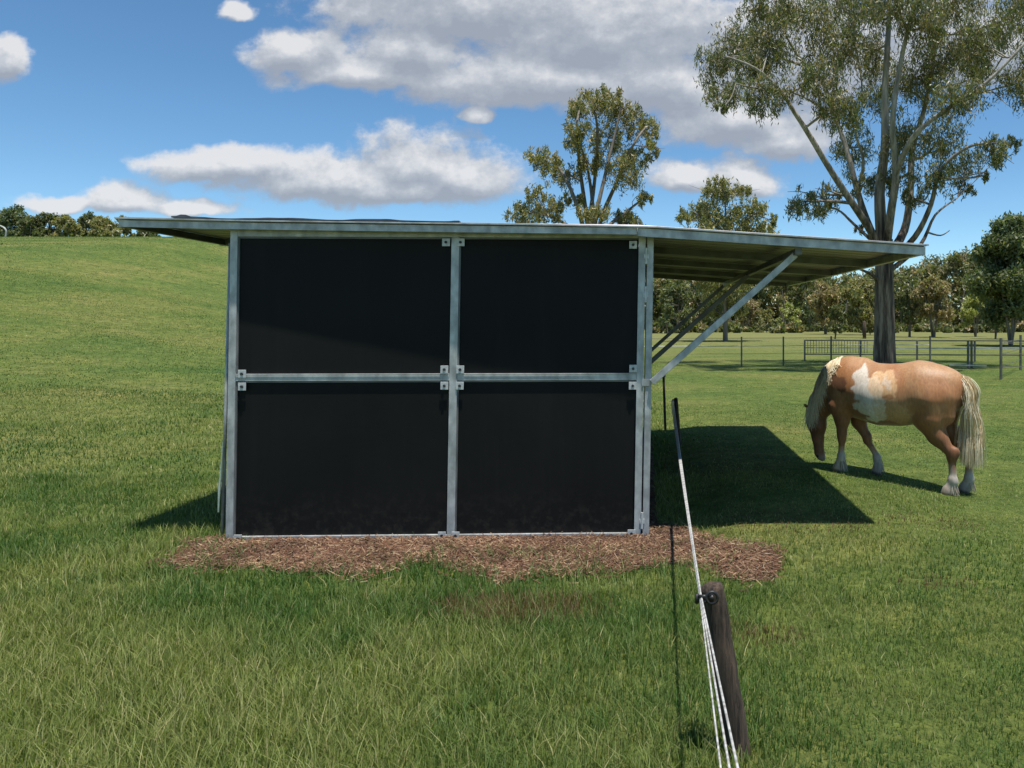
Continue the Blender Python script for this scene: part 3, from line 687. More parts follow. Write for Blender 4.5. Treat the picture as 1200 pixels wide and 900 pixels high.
# -- background trees and bushes, each its own crown
def bgtree(px, top, D_, wpx, pal, label, name='tree', cat='tree', group=None, stems=3, low=.25, seed=1, k=1.0, Lf=.36, yspan=1.0):
    rr = np.random.default_rng(seed); x = (px-CX)/F*D_; zb = gz(x, D_); zt = EYE+(CY-top)/F*D_; h = zt-zb; w = wpx/F*D_/2; low *= .6
    b = Vector((x, D_, zb)); L_ = []
    cz0 = zb+h*low
    for s in range(stems):
        a = rr.uniform(0, 6.28); e = (x+math.cos(a)*w*.45, D_+math.sin(a)*w*.4, zb+h*rr.uniform(.6, .85)); mid = (x+math.cos(a)*w*.18, D_+math.sin(a)*w*.15, zb+h*.3)
        L_.append(([(x+rr.normal(0, .04*w), D_, zb-.15), mid, e], max(.04, h*.014), .02))
    c3 = []; cn = []; nc = 14+int(wpx/3.2)
    for i in range(nc):
        f = rr.random()**.8; zc = cz0+(zt-cz0)*(.08+.80*f); ww = w*math.sqrt(max(.05, 1-(1.7*(f-.42))**2))*.78
        a = rr.uniform(0, 6.28); q = rr.random()**.5
        r0 = w*rr.uniform(.22, .42)
        c3.append(((x+math.cos(a)*ww*q, D_+math.sin(a)*ww*q*yspan, zc), (r0, r0, min(r0*.75, (zt-cz0)*.22)))); cn.append(int(k*(r0*F/D_)**2*4.2/max(.4, (Lf/.36)**2*(60/D_)**0)))
    return tree(name, b, L_, c3, cn, Lf, Lf*.38, pal, .35, bark_m, label, cat, group, seed=seed, twig=max(.02, h*.006), nsub=2, seg=6)
BG = 'trees and scrub at the back of the paddock'
LH = 'trees along the hill crest'
specs = [
 # px, top, D, w, palette, label, kind, stems, low
 (1186, 243, 48, 92, 'dark', 'large dark green tree at the right edge of the photo', 'tree', 3, .22),
 (1094, 322, 72, 52, 'brown', 'pinkish brown bushy tree on several thin stems just right of the gum trunk', 'tree', 5, .32),
 (1066, 330, 74, 34, 'green', 'small green tree between the gum trunk and the pinkish brown tree', 'tree', 4, .3),
 (1143, 344, 74, 36, 'lime', 'pale yellow-green small tree left of the large dark tree', 'tree', 4, .3),
 (1166, 332, 66, 40, 'green', 'leafy green tree just in front of the large dark tree', 'tree', 3, .25),
 (1012, 322, 84, 58, 'olive', 'wide olive tree directly left of the gum trunk', 'tree', 3, .12),
 (968, 328, 88, 50, 'brown', 'brownish tree just past the far corner of the awning', 'tree', 3, .12),
 (979, 356, 66, 26, 'green', 'small sapling beside the start of the yard panels', 'sapling', 2, .25),
 (924, 355, 106, 32, 'lime', 'round yellow-green bush in the far paddock', 'bush', 3, .0),
 (950, 362, 104, 18, 'dark', 'low dark bush beside the yellow-green bush', 'bush', 2, .0),
 (898, 360, 100, 24, 'olive', 'straggly olive bush left of the yellow-green bush', 'bush', 3, .05),
 (876, 345, 112, 40, 'brown', 'brownish scrub tree seen below the awning between the braces', 'tree', 3, .05),
 (835, 338, 108, 46, 'green', 'green tree seen below the awning left of the main brace', 'tree', 3, .05),
 (792, 332, 96, 44, 'green', 'bright leafed tree seen below the awning next to the shed post', 'tree', 3, .05),
 (782, 352, 92, 26, 'dark', 'rounded dark shrub in the gap beside the shed post', 'shrub', 3, .0),
 (740, 330, 100, 50, 'olive', 'olive tree mostly hidden behind the shed corner', 'tree', 3, .05),
 (1225, 300, 58, 60, 'green', 'green tree cut off by the right edge behind the dark tree', 'tree', 3, .1),
]
for i, (px, top, D_, w, pal, lab, nm, st, lo) in enumerate(specs):
    bgtree(px, top, D_, w, pal, lab, nm, nm, BG, st, lo, seed=40+i, k=1.0, Lf=.30 if D_ < 80 else .40)
hill = [(-22, 240, 78, 50, 'green', 'dark tree cut off by the left edge on the hill crest'), (18, 241, 76, 44, 'dark', 'dark rounded tree at the left end of the hill crest'),
 (52, 246, 74, 36, 'green', 'mid green tree second along the hill crest'), (34, 256, 70, 26, 'green', 'low green shrub in front of the first hill crest trees'),
 (80, 252, 72, 34, 'olive', 'pale olive bush in the middle of the hill crest'), (104, 249, 76, 34, 'green', 'rounded green tree on the hill crest right of the olive bush'),
 (122, 254, 70, 34, 'olive', 'sage coloured bush near the right end of the hill crest'), (143, 252, 74, 26, 'olive', 'last pale bush of the hill crest beside the roof tip'), (170, 262, 76, 30, 'green', 'low bush on the hill crest just under the roof tip')]
for i, (px, top, D_, w, pal, lab) in enumerate(hill):
    bgtree(px, top, D_, w*1.15, pal, lab, 'hill_tree', 'tree', LH, 3, .02, seed=80+i, k=1.1, Lf=.34)
bgtree(8, 300, 41, 44, 'dark', 'small dark shrub on the grass slope at the left edge', 'shrub', 'shrub', None, 3, .0, seed=99, k=.7, Lf=.16)
# bare pale arching branch on the crest
m = MB(); pts = [P(3+9*math.sin(a)-6, 279-12*(1-abs(math.cos(a))**1.5 if a < 1.57 else 1-abs(math.cos(a))**3), 66) for a in np.linspace(0, 2.6, 12)]
pts = [P(-6, 266, 66), P(-1, 264.5, 66), P(4, 266.5, 66), P(7, 270, 66), P(7, 275, 66), P(6, 280, 66)]
m.tube(smoothpath(pts), [.07]*21, 6); o = m.build('dead_branch', railw, smooth=True); tag(o, 'pale bare branch arching out of the crest scrub at the left edge', 'branch')
# distant wood: one mass behind
rr = np.random.default_rng(77); c3 = []; cn = []
for px in np.arange(640, 1400, 7.5):
    D_ = rr.uniform(118, 150); s = D_/F
    topy = np.interp(px, [640, 900, 990, 1070, 1100, 1130, 1180, 1330], [312, 314, 318, 306, 297, 294, 298, 290])+rr.uniform(0, 13)
    for f in np.linspace(0, 1, 6):
        q = rr.uniform(8, 14); yy = topy+7+(380-topy-7)*f
        c3.append((P(px+rr.normal(0, 4), yy, D_+rr.uniform(-3, 3)), (q*s*1.2, q*s*1.2, q*s*.85))); cn.append(int(q*q*1.5))
for px in np.arange(768, 1340, 6.0):
    D_ = rr.uniform(94, 116); s = D_/F; q = rr.uniform(3.5, 9); x = (px+rr.normal(0, 3)-CX)/F*D_
    c3.append(((x, D_, q*s*.6), (q*s*1.4, q*s*1.2, q*s*.6))); cn.append(int(q*q*3)+30)
wd = empty('distant_wood', (40, 130, 0), 'far belt of olive green woodland closing the back of the paddock', 'woodland'); wd['kind'] = 'stuff'
V, Fc, cc = leaves(c3, cn, .75, .34, 'green', .3, rr); V2, F2, c2 = leaves(c3[::2], [int(n*.9) for n in cn[::2]], .6, .26, 'brown', .3, rr)
fw = fastmesh('crown', np.concatenate([V, V2]), np.concatenate([Fc, F2+len(V)]), leaf_m, wd, cols=np.concatenate([cc, c2])); fw['kind'] = 'stuff'
m = MB()
for i in range(70):
    px = rr.uniform(690, 1330); D_ = rr.uniform(112, 130); p = P(px, 340, D_); zt = rr.uniform(3, 7); m.tube([(p.x, D_, -.2), (p.x+rr.normal(0, .3), D_, zt/2), (p.x+rr.normal(0, .6), D_, zt)], [.16, .12, .06], 5, cap=False)
m.build('trunks', bark_m, wd)['kind'] = 'stuff'

# ------------------------------------------------------------------ the horse
HO = Vector((3.04, 7.48, 0)); ang = math.radians(180-33); SC = .945      # faces left and a little away
fx, fy = math.cos(ang), math.sin(ang)                          # forward
def HW(x, y, z):                                               # horse local (forward, left, up) -> world
    X_ = HO.x+(fx*x-fy*y)*SC; Y_ = HO.y+(fy*x+fx*y)*SC
    return X_, Y_, z*SC
g_hind = gz(*HW(0, 0, 0)[:2]); g_front = gz(*HW(1.05, 0, 0)[:2])
def gl(x): return g_hind+(g_front-g_hind)*x/1.05
segs = []                                                       # a, b, ra, rb, lateral scale a, b, blend
def sg(a, b, ra, rb, la=1., lb=None): segs.append((np.array(a, float), np.array(b, float), ra, rb, la, la if lb is None else lb))
body = [(.04, 1.10, .15, .13), (.14, 1.06, .245, .22), (.30, 1.015, .31, .285), (.46, .965, .305, .30), (.62, .925, .315, .335), (.80, .905, .32, .345), (.97, .925, .315, .30), (1.10, .955, .295, .25), (1.21, .955, .235, .20)]
for (x, z, hh, hw), (x2, z2, h2, w2) in zip(body[:-1], body[1:]): sg((x, 0, z), (x2, 0, z2), hh, h2, hw/hh, w2/h2)
sg((.95, 0, 1.17), (1.13, 0, 1.14), .11, .12, .7)               # withers
sg((1.14, 0, .98), (1.30, 0, .86), .235, .185, .68, .66)         # neck
sg((1.30, 0, .86), (1.44, 0, .68), .185, .125, .66, .72)
sg((1.44, 0, .68), (1.495, 0, .575), .125, .095, .72, .85)
sg((1.495, 0, .555), (1.50, 0, .46), .088, .108, .85, .66)       # head: poll, cheek, nose, muzzle
sg((1.50, 0, .46), (1.485, 0, .30), .105, .070, .66, .72)
sg((1.485, 0, .30), (1.465, 0, .13), .068, .055, .74, .85)
sg((1.465, 0, .13), (1.45, 0, .095), .055, .046, .92)
sg((1.43, 0, .085), (1.425, 0, .08), .028, .028, 1)
for s in (-1, 1):
    sg((1.525, s*.055, .61), (1.60, s*.075, .655), .022, .014, .8); sg((1.60, s*.075, .655), (1.645, s*.08, .668), .014, .004, .8)
    sg((1.475, s*.055, .46), (1.46, s*.055, .42), .035, .035, .8)
    sg((1.12, s*.13, .90), (1.19, s*.15, .72), .15, .12, .8)     # shoulder
    sg((.25, s*.15, .95), (.24, s*.155, .78), .20, .165, .85)     # haunch
    sg((.10, s*.13, 1.0), (.10, s*.13, .82), .14, .115, .85)
def leg_front(y, el, kn, fe, ho):
    sg((el[0], y*.95, el[1]+.06), (el[0], y, el[1]-.08), .115, .085, .8)
    sg((el[0], y, el[1]-.08), (kn[0], y, kn[1]), .080, .047, .9)
    sg((kn[0], y, kn[1]+.02), (kn[0], y, kn[1]-.035), .050, .044, .95)
    sg((kn[0], y, kn[1]-.03), (fe[0], y, fe[1]+.03), .036, .033, .95); sg((fe[0], y, fe[1]+.01), (fe[0]-.004, y, fe[1]-.01), .043, .042, .95)
    sg((fe[0], y, fe[1]), (ho[0], y, .055), .038, .046, .95)
    sg((ho[0], y, .05), (ho[0]+.012, y, .01), .050, .056, .95)
leg_front(.14, (1.16, .66), (1.16, .40), (1.165, .165), (1.20, 0))       # near leg, forward
leg_front(-.14, (1.06, .62), (.965, .38), (.855, .17), (.85, 0))         # far leg, back
def leg_hind(y, st, hk, fe, ho):
    sg((st[0], y, st[1]), (st[0]-.09, y, st[1]-.15), .15, .098, .8)
    sg((st[0]-.09, y, st[1]-.15), (hk[0], y, hk[1]), .095, .050, .85, .9)
    sg((hk[0]-.02, y, hk[1]+.03), (hk[0]+.005, y, hk[1]-.04), .050, .047, .85)
    sg((hk[0]-.05, y, hk[1]+.04), (hk[0]-.03, y, hk[1]-.02), .025, .03, .85)
    sg((hk[0], y, hk[1]-.04), (fe[0], y, fe[1]+.03), .040, .038, .9); sg((fe[0], y, fe[1]+.01), (fe[0]-.006, y, fe[1]-.01), .047, .046, .95)
    sg((fe[0], y, fe[1]), (ho[0], y, .055), .042, .050, .95)
    sg((ho[0], y, .05), (ho[0]+.012, y, .01), .054, .060, .95)
leg_hind(.15, (.25, .74), (.015, .43), (.005, .16), (.05, 0))
leg_hind(-.13, (.17, .74), (-.09, .43), (-.10, .16), (-.055, 0))
hs = .013
ax_ = np.arange(-.30, 1.72, hs); ay_ = np.arange(-.46, .46, hs); az_ = np.arange(-.03, 1.42, hs)
GX, GY, GZ = np.meshgrid(ax_, ay_, az_, indexing='ij')
field = np.full(GX.shape, 9.0, np.float32)
for (a, b, ra, rb, la, lb) in segs:
    lo = np.minimum(a, b)-max(ra, rb)*1.5-.12; hi = np.maximum(a, b)+max(ra, rb)*1.5+.12
    i0, i1 = np.searchsorted(ax_, [lo[0], hi[0]]); j0, j1 = np.searchsorted(ay_, [lo[1], hi[1]]); k0, k1 = np.searchsorted(az_, [lo[2], hi[2]])
    sl = (slice(i0, i1), slice(j0, j1), slice(k0, k1)); x, y, z = GX[sl], GY[sl], GZ[sl]
    ab = b-a; t = np.clip(((x-a[0])*ab[0]+(y-a[1])*ab[1]+(z-a[2])*ab[2])/max(1e-9, ab@ab), 0, 1)
    lt = la+(lb-la)*t
    d = np.sqrt((x-a[0]-t*ab[0])**2+((y-a[1]-t*ab[1])/lt)**2+(z-a[2]-t*ab[2])**2)-(ra+(rb-ra)*t)
    cur = field[sl]; kk = .028 if max(ra, rb) < .09 else .055
    h = np.clip(.5+.5*(cur-d)/kk, 0, 1); field[sl] = np.where(cur > 5, d, cur*(1-h)+d*h-kk*h*(1-h))
# surface nets
def surface_nets(f):
    ins = f < 0; nx, ny, nz = f.shape
    cnt = np.zeros((nx-1, ny-1, nz-1)); acc = np.zeros((nx-1, ny-1, nz-1, 3))
    for axn in range(3):
        for o1 in (0, 1):
            for o2 in (0, 1):
                s0 = [None]*3; s1 = [None]*3; others = [i for i in range(3) if i != axn]
                s0[axn] = slice(0, -1); s1[axn] = slice(1, None)
                offs = {others[0]: o1, others[1]: o2}
                for q in others:
                    s0[q] = s1[q] = slice(offs[q], f.shape[q]-1+offs[q])
                a = f[tuple(s0)]; b = f[tuple(s1)]; cr = (a < 0) != (b < 0)
                t = np.where(cr, a/np.where(cr, a-b, 1), 0)
                cnt += cr
                acc[..., axn] += np.where(cr, t, 0)
                for q in others: acc[..., q] += cr*offs[q]
    act = cnt > 0; vid = -np.ones(act.shape, int); vid[act] = np.arange(act.sum())
    I = np.argwhere(act); Vt = I+acc[act]/cnt[act][:, None]; quads = []
    for axn in range(3):
        o = [i for i in range(3) if i != axn]
        sa = [slice(1, -1)]*3; sa[axn] = slice(0, -1); sb = [slice(1, -1)]*3; sb[axn] = slice(1, None)
        a = ins[tuple(sa)]; b = ins[tuple(sb)]; E = np.argwhere(a != b); fl = a[a != b]
        E = E+np.array([0 if i == axn else 1 for i in range(3)])
        def v(d1, d2):
            q = E.copy(); q[:, o[0]] -= d1; q[:, o[1]] -= d2; return vid[q[:, 0], q[:, 1], q[:, 2]]
        Q = np.stack([v(1, 1), v(0, 1), v(0, 0), v(1, 0)], 1)
        flip = fl if axn != 1 else ~fl
        Q[~flip] = Q[~flip][:, ::-1]; quads.append(Q)
    return Vt, np.concatenate(quads)
Vh, Qh = surface_nets(field.astype(float))
Vh = Vh*hs+np.array([ax_[0], ay_[0], az_[0]])
# one smoothing pass
nb = np.zeros_like(Vh); cn_ = np.zeros(len(Vh))
for a, b in ((0, 1), (1, 2), (2, 3), (3, 0)):
    for p, q in ((a, b), (b, a)):
        np.add.at(nb, Qh[:, p], Vh[Qh[:, q]]); np.add.at(cn_, Qh[:, p], 1)
Vh = Vh*.5+nb/cn_[:, None]*.5
x, y, z = Vh.T
# coat colours
nz1 = fbm(x*6+y*2, z*6+y*3, 61, 3)-.5; nz2 = fbm(x*17, z*17+y*9, 66, 3)-.5
che = np.array((.335, .145, .055)); dk = np.array((.15, .058, .027)); wh = np.array((.66, .60, .52)); pale = np.array((.52, .33, .17))
c = np.tile(che, (len(Vh), 1))
def mixc(c, t, w): w = np.clip(w, 0, 1)[:, None]; return c*(1-w)+np.array(t)*w
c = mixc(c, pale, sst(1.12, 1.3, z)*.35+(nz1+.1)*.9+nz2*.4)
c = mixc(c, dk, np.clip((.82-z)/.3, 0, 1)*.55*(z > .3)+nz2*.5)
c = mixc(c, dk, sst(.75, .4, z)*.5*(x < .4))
pat = lambda cx, cz, rx, rz_, w=1: sst(.10, -.08, np.sqrt(((x-cx+nz1*.16)/rx)**2+((z-cz+nz1*.2)/rz_)**2)-1+nz2*.9)*w*(y > .02)
c = mixc(c, wh, pat(.81, .87, .17, .22)); c = mixc(c, wh, pat(.90, 1.08, .09, .13, .85)); c = mixc(c, pale*1.3, pat(.68, 1.04, .14, .13, .7)); c = mixc(c, wh, (nz2 > .02)*pat(.68, 1.08, .12, .08, .45)); c = mixc(c, pale*1.1, pat(.60, .80, .17, .12, .5))
c = mixc(c, dk*.7, pat(1.14, 1.0, .09, .06, .75))
low = sst(.33, .20, z+nz1*.16)*(x < 1.3)
c = mixc(c, wh*.72, low*.85)
c = mixc(c, (.30, .22, .17), sst(.12, .06, z)*(x < 1.3)*.5)
c = mixc(c, (.10, .075, .06), sst(.045, .02, z)*(x < 1.3))
hd = (x > 1.36) & (z < .62)
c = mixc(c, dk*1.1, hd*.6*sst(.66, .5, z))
c = mixc(c, wh*.85, hd*sst(.03, .015, np.abs(y))*(x > 1.515)*(z > .12)*.8)
c = mixc(c, (.36, .27, .22), (x > 1.36)*sst(.15, .09, z)*.85)
c = mixc(c, (.02, .015, .012), (x > 1.36)*sst(.022, .012, np.sqrt((x-1.475)**2+(z-.10)**2))*(np.abs(y) > .02))
Wx, Wy, Wz = HW(x, y, z); Wz = Wz+gl(x)
horse = empty('horse', Vector((*HW(.6, 0, 0)[:2], gl(.6))), 'chestnut and white pinto horse with a flaxen mane and tail grazing on the lawn', 'horse')
m_, nt, out = newmat('horse_coat')
at = N(nt, 'ShaderNodeAttribute', attribute_name='Col'); bs = N(nt, 'ShaderNodeBsdfPrincipled', Roughness=.5); bs.inputs['Specular IOR Level'].default_value = .35
bs.inputs['Sheen Weight'].default_value = .15
tc = N(nt, 'ShaderNodeTexCoord'); mp = N(nt, 'ShaderNodeMapping'); mp.inputs['Scale'].default_value = (60, 60, 14); nt.links.new(tc.outputs['Object'], mp.inputs[0])
no = N(nt, 'ShaderNodeTexNoise', Scale=1.0, Detail=4.0); nt.links.new(mp.outputs[0], no.inputs['Vector'])
rr_ = ramp(nt, [(.3, (.82, .82, .82)), (.7, (1.15, 1.15, 1.15))]); nt.links.new(no.outputs['Fac'], rr_.inputs[0])
mu = N(nt, 'ShaderNodeMix', data_type='RGBA', blend_type='MULTIPLY'); mu.inputs[0].default_value = 1
nt.links.new(at.outputs['Color'], mu.inputs[6]); nt.links.new(rr_.outputs[0], mu.inputs[7]); nt.links.new(mu.outputs[2], bs.inputs['Base Color'])
bp = N(nt, 'ShaderNodeBump', Strength=.3, Distance=.004); nt.links.new(no.outputs['Fac'], bp.inputs['Height']); nt.links.new(bp.outputs[0], bs.inputs['Normal'])
nt.links.new(bs.outputs[0], out.inputs[0])
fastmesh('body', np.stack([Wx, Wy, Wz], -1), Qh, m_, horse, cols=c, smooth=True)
def outside(p, r):                               # lay a hair point on or above the skin
    p = np.array(p, float); s = 1 if p[1] >= 0 else -1
    for _ in range(30):
        i, j, k = int(round((p[0]-ax_[0])/hs)), int(round((p[1]-ay_[0])/hs)), int(round((p[2]-az_[0])/hs))
        if not (0 <= i < len(ax_) and 0 <= j < len(ay_) and 0 <= k < len(az_)) or field[i, j, k] > .006: break
        g = np.array([field[min(i+1, len(ax_)-1), j, k]-field[i-1, j, k], field[i, min(j+1, len(ay_)-1), k]-field[i, j-1, k], field[i, j, min(k+1, len(az_)-1)]-field[i, j, k-1]], float)
        n = np.linalg.norm(g); p = p+(g/n if n > 1e-6 else np.array([0, s, 0]))*.009
    return p
def strands(name, gen, n, seed, pal):
    r = np.random.default_rng(seed); V = []; Fs = []; Cc = []
    for i in range(n):
        pts, w = gen(r); pts = smoothpath(pts, 4)
        if name == 'mane': pts = smoothpath([outside(q, r) for q in pts][::2], 3)
        k = len(pts); col = np.array(pal[r.integers(0, len(pal))])*r.uniform(.85, 1.15)
        side = r.normal(0, 1, 3)*np.array([1, .35, .2]); side /= np.linalg.norm(side); b0 = len(V)
        for j, p in enumerate(pts):
            ww = w*(1-.75*(j/(k-1))**2)
            for s in (-1, 1): V.append(p+side*ww*s/2); Cc.append(col)
        for j in range(k-1): Fs.append((b0+2*j, b0+2*j+1, b0+2*j+3, b0+2*j+2))
    V = np.array(V); X_, Y_, Z_ = HW(V[:, 0], V[:, 1], V[:, 2]); V = np.stack([X_, Y_, Z_+gl(V[:, 0])], -1)
    return fastmesh(name, V, np.array(Fs), hair_m, horse, cols=np.array(Cc))
FL = [(.74, .64, .44), (.82, .75, .58), (.60, .46, .27), (.72, .63, .47), (.48, .34, .18)]
def g_tail(r):
    q = r.normal(0, 1, 2); sx, sy = q[0]*.022, q[1]*.03; ex, ey = r.normal(0, .055), r.normal(0, .05); z1 = r.uniform(.30, .62) if r.random() < .35 else r.uniform(.30, .40)
    return [(-.02+sx*.5, sy*.5, 1.20+r.normal(0, .01)), (-.085+sx, sy, 1.185+r.normal(0, .015)), (-.13+sx*1.5, sy*1.6, 1.06), (-.145+ex*.7, sy*1.8+ey*.4, .80), (-.14+ex*.9, ey, .55), (-.135+ex, ey*1.2, z1)], .006
strands('tail', g_tail, 1500, 5, FL)
def g_mane(r):
    f = r.random()**.9                          # along the crest from withers to poll
    cx = np.interp(f, [0, .3, .65, 1], [1.17, 1.29, 1.42, 1.535]); cz = np.interp(f, [0, .3, .65, 1], [1.20, 1.105, .94, .665])
    # crest normal pushes it up/forward
    nxn, nzn = .72, .69; cx += 0; L_ = np.interp(f, [0, .25, .7, 1], [.05, .13, .30, .28])*r.uniform(.7, 1.1)
    s = 1 if r.random() < .88 else -1
    ox = r.normal(0, .012)
    w = np.interp(f, [0, .3, .7, 1], [.15, .168, .125, .09])
    return [(cx+.01+ox, s*.004, cz+.01), (cx+.022+ox, s*w*.45, cz-.005), (cx+.02+ox, s*(w+.01), cz-L_*.35), (cx+.015+ox*2, s*(w+.02), cz-L_*.75), (cx+.02+ox*3, s*(w+.015), cz-L_)], .0055
strands('mane', g_mane, 1700, 6, FL)
def g_fore(r):
    s = r.normal(0, .03); return [(1.53, s*.4, .66), (1.585, s*.8, .64), (1.60, s*1.2, .56), (1.59+r.normal(0, .01), s*1.5, .56-r.uniform(.05, .14))], .007
strands('forelock', g_fore, 90, 7, FL)
def feather(cx, cy, seed):
    def g(r):
        a = r.uniform(0, 6.28); q = .046; z0 = r.uniform(.09, .17); rx = q*math.cos(a)-.01; ry = q*math.sin(a)
        return [(cx+rx*.8, cy+ry*.8, z0), (cx+rx*1.0-.006, cy+ry*1.0, z0-.05), (cx+rx*1.2-.012, cy+ry*1.2, max(.02, z0-.10))], .005
    strands('feather', g, 90, seed, [(.45, .39, .32), (.56, .5, .43), (.32, .25, .19)])
feather(.02, .15, 8); feather(-.09, -.13, 9); feather(1.17, .14, 10); feather(.85, -.14, 11)
for s in (-1, 1):
    m = MB(); bm_c = HW(1.553, s*.062, .485); pts = []
    V = []; Fs = []
    for i in range(7):
        for j in range(10):
            th = math.pi*i/6; ph = 2*math.pi*j/10; q = HW(1.548+.016*math.cos(ph)*math.sin(th), s*.060+.012*math.sin(ph)*math.sin(th), .49+.016*math.cos(th)); V.append((q[0], q[1], q[2]+gl(1.55)))
    for i in range(6):
        for j in range(10): Fs.append((i*10+j, i*10+(j+1) % 10, (i+1)*10+(j+1) % 10, (i+1)*10+j))
    m.add(V, Fs); m.build('eye', black_pl, horse, smooth=True)

# ------------------------------------------------------------------ light, sky, clouds
sun_vec = Vector((.12, -.19, 1)).normalized()
sl = bpy.data.lights.new('sun', 'SUN'); sl.energy = 3.7; sl.angle = math.radians(.9); sl.color = (1, .955, .88)
so = bpy.data.objects.new('sun', sl); COL.objects.link(so); so.rotation_euler = sun_vec.to_track_quat('Z', 'Y').to_euler(); so.location = (0, 0, 40)
w = bpy.data.worlds.new('World'); scene.world = w; w.use_nodes = True; nt = w.node_tree; nt.nodes.clear()
out = nt.nodes.new('ShaderNodeOutputWorld'); bg = nt.nodes.new('ShaderNodeBackground'); STR = .15; bg.inputs[1].default_value = STR
sky = nt.nodes.new('ShaderNodeTexSky'); sky.sky_type = 'NISHITA'; sky.sun_disc = False
sky.sun_elevation = math.asin(sun_vec.z); sky.sun_rotation = math.atan2(sun_vec.x, sun_vec.y); sky.air_density = 1.0; sky.dust_density = 0.05; sky.ozone_density = 2.6; sky.altitude = 2500
# cloud density group: position on a plane one unit ahead (world x/y, z/y)
gr = bpy.data.node_groups.new('cloud_cover', 'ShaderNodeTree')
gr.interface.new_socket('P', in_out='INPUT', socket_type='NodeSocketVector'); gr.interface.new_socket('D', in_out='OUTPUT', socket_type='NodeSocketFloat')
gi = gr.nodes.new('NodeGroupInput'); go = gr.nodes.new('NodeGroupOutput')
def M(op, a, b=None, c=None, t=gr):
    n = t.nodes.new('ShaderNodeMath'); n.operation = op
    for i, v in enumerate((a, b, c)):
        if v is None: continue
        if isinstance(v, (int, float)): n.inputs[i].default_value = v
        else: t.links.new(v, n.inputs[i])
    return n.outputs[0]
def NZ(s, d, ro, vec, t=gr, off=(0, 0, 0)):
    mp = t.nodes.new('ShaderNodeMapping'); mp.inputs['Location'].default_value = off; mp.inputs['Scale'].default_value = (1, 1.25, 1); t.links.new(vec, mp.inputs[0])
    n = t.nodes.new('ShaderNodeTexNoise'); n.inputs['Scale'].default_value = s; n.inputs['Detail'].default_value = d; n.inputs['Roughness'].default_value = ro
    t.links.new(mp.outputs[0], n.inputs['Vector']); return n.outputs['Fac']
sx = gr.nodes.new('ShaderNodeSeparateXYZ'); gr.links.new(gi.outputs[0], sx.inputs[0])
wa = NZ(9, 4, .6, gi.outputs[0]); wb = NZ(9, 4, .6, gi.outputs[0], off=(7, 3, 1))
u_ = M('ADD', sx.outputs[0], M('MULTIPLY', M('SUBTRACT', wa, .5), .055)); v_ = M('ADD', sx.outputs[1], M('MULTIPLY', M('SUBTRACT', wb, .5), .035))
EL = [  # photo px centre, radii, lower-side factor, weight
 (560, 5, 200, 66, 1.0), (700, 40, 170, 75, 1.0), (480, 60, 90, 40, .9), (640, 95, 210, 42, .95), (350, 62, 62, 30, 1.1), (430, 85, 110, 30, .9), (760, 100, 130, 52, 1.0), (860, 140, 110, 45, .9), (560, 135, 22, 14, 1), (930, 70, 150, 90, .8), (1150, 60, 160, 70, .75),
 (485, 202, 85, 58, .8), (545, 215, 75, 42, .8), (400, 215, 165, 42, .8), (265, 194, 115, 22, 1.2), (470, 225, 150, 24, .8),
 (145, 238, 60, 24, .7), (75, 240, 50, 12, .9), (230, 246, 58, 15, .7), (5, 72, 34, 30, 1.0), (280, 12, 22, 14, 1),
 (868, 213, 50, 34, .7), (800, 212, 50, 24, .8), (925, 165, 60, 28, 1), (-200, 120, 120, 60, 1), (1450, 150, 150, 50, 1)]
best = None
for (x, y, rx, ry, bt) in EL:
    du = M('MULTIPLY', M('SUBTRACT', u_, (x-CX)/F), F/rx); dv = M('SUBTRACT', v_, (CY-y)/F)
    dv = M('MAXIMUM', M('MULTIPLY', dv, F/ry), M('MULTIPLY', dv, -F/(ry*bt*.8)))
    d = M('SUBTRACT', 1.0, M('SQRT', M('ADD', M('MULTIPLY', du, du), M('MULTIPLY', dv, dv))))
    best = d if best is None else M('SMOOTH_MAX', best, d, .15)
best = M('ADD', best, .10)
f1 = NZ(13, 9, .62, gi.outputs[0], off=(3, 1, 2)); f2 = NZ(38, 6, .6, gi.outputs[0], off=(1, 5, 2))
den = M('ADD', M('ADD', best, M('MULTIPLY', M('SUBTRACT', f1, .5), 1.5)), M('MULTIPLY', M('SUBTRACT', f2, .5), .45))
gr.links.new(den, go.inputs[0])
tcn = nt.nodes.new('ShaderNodeTexCoord'); sp = nt.nodes.new('ShaderNodeSeparateXYZ'); nt.links.new(tcn.outputs['Generated'], sp.inputs[0])
MM = lambda *a: M(*a, t=nt)
yy_ = M('MAXIMUM', sp.outputs[1], .05, None, nt)
cu = M('DIVIDE', sp.outputs[0], yy_, None, nt); cv = M('DIVIDE', sp.outputs[2], yy_, None, nt)
cb = nt.nodes.new('ShaderNodeCombineXYZ'); nt.links.new(cu, cb.inputs[0]); nt.links.new(cv, cb.inputs[1])
cb2 = nt.nodes.new('ShaderNodeCombineXYZ'); nt.links.new(M('ADD', cu, .006, None, nt), cb2.inputs[0]); nt.links.new(M('ADD', cv, .022, None, nt), cb2.inputs[1])
def grp(v): n = nt.nodes.new('ShaderNodeGroup'); n.node_tree = gr; nt.links.new(v, n.inputs[0]); return n.outputs[0]
d1 = grp(cb.outputs[0]); d2 = grp(cb2.outputs[0])
mr = nt.nodes.new('ShaderNodeMapRange'); mr.interpolation_type = 'SMOOTHSTEP'; mr.inputs[1].default_value = -.10; mr.inputs[2].default_value = .40; nt.links.new(d1, mr.inputs[0])
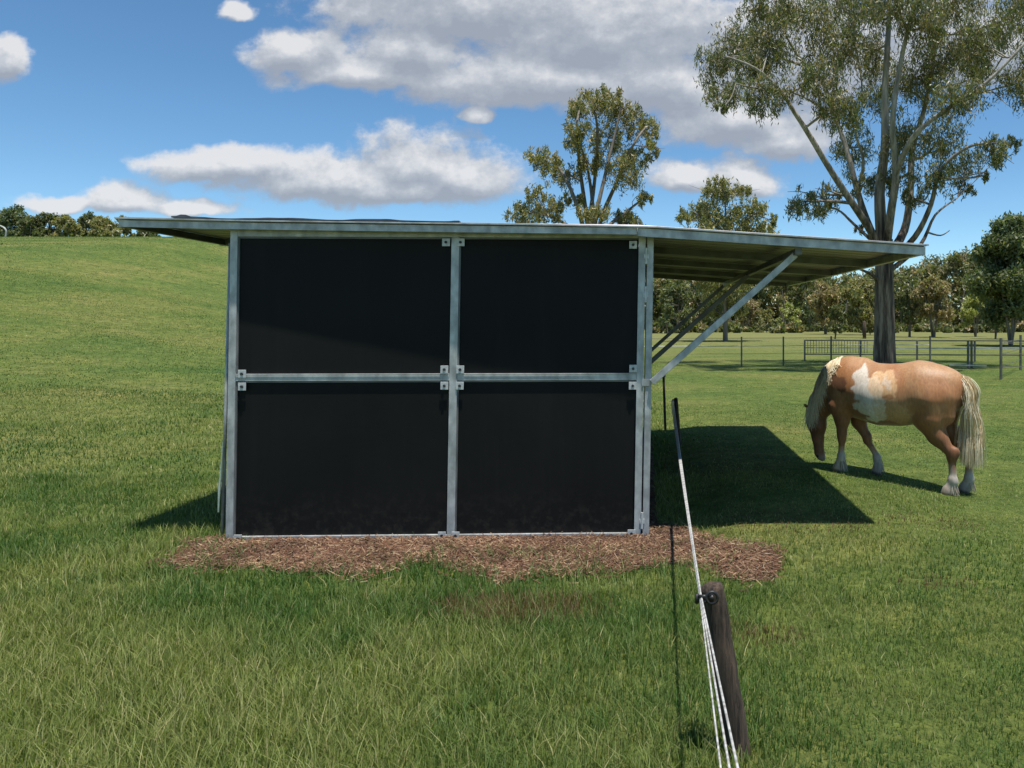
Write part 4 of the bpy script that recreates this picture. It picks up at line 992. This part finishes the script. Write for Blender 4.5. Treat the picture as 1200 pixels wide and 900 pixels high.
lit = nt.nodes.new('ShaderNodeMapRange'); lit.inputs[1].default_value = -.42; lit.inputs[2].default_value = .42; nt.links.new(M('SUBTRACT', M('SUBTRACT', d1, d2, None, nt), M('MULTIPLY', M('MAXIMUM', d1, 0, None, nt), .22, None, nt), None, nt), lit.inputs[0])
cr = ramp(nt, [(0, (1.45, 1.6, 1.87)), (.4, (1.85, 2.0, 2.24)), (.7, (2.5, 2.6, 2.77)), (1, (3.25, 3.25, 3.3))]); nt.links.new(lit.outputs[0], cr.inputs[0])
front = nt.nodes.new('ShaderNodeMapRange'); front.inputs[1].default_value = .05; front.inputs[2].default_value = .15; nt.links.new(sp.outputs[1], front.inputs[0])
fac = M('MULTIPLY', M('MULTIPLY', mr.outputs[0], .93, None, nt), front.outputs[0], None, nt)
mx = nt.nodes.new('ShaderNodeMix'); mx.data_type = 'RGBA'; nt.links.new(fac, mx.inputs[0])
hs_ = nt.nodes.new('ShaderNodeHueSaturation'); hs_.inputs['Saturation'].default_value = 1.12; hs_.inputs['Value'].default_value = 1.0; nt.links.new(sky.outputs[0], hs_.inputs['Color'])
tint = nt.nodes.new('ShaderNodeMix'); tint.data_type = 'RGBA'; tint.blend_type = 'MULTIPLY'; tint.inputs[0].default_value = 1; tint.inputs[7].default_value = (.58, .645, .61, 1)
nt.links.new(hs_.outputs[0], tint.inputs[6]); nt.links.new(tint.outputs[2], mx.inputs[6]); nt.links.new(cr.outputs[0], mx.inputs[7]); nt.links.new(mx.outputs[2], bg.inputs[0]); nt.links.new(bg.outputs[0], out.inputs[0])

# ------------------------------------------------------------------ camera and output
cd = bpy.data.cameras.new('camera'); co = bpy.data.objects.new('camera', cd); COL.objects.link(co); scene.camera = co
cd.sensor_width = 36; cd.lens = F/1200*36; cd.shift_x = -(CX-600)/1200; cd.shift_y = -(450-CY)/1200; cd.clip_start = .05; cd.clip_end = 9000
co.location = (0, 0, EYE); co.rotation_euler = (math.radians(90), 0, 0)
scene.view_settings.view_transform = 'Standard'; scene.view_settings.look = 'None'; scene.view_settings.exposure = .72; scene.view_settings.gamma = 1
scene.render.engine = 'CYCLES'; scene.cycles.max_bounces = 6; scene.cycles.transparent_max_bounces = 4
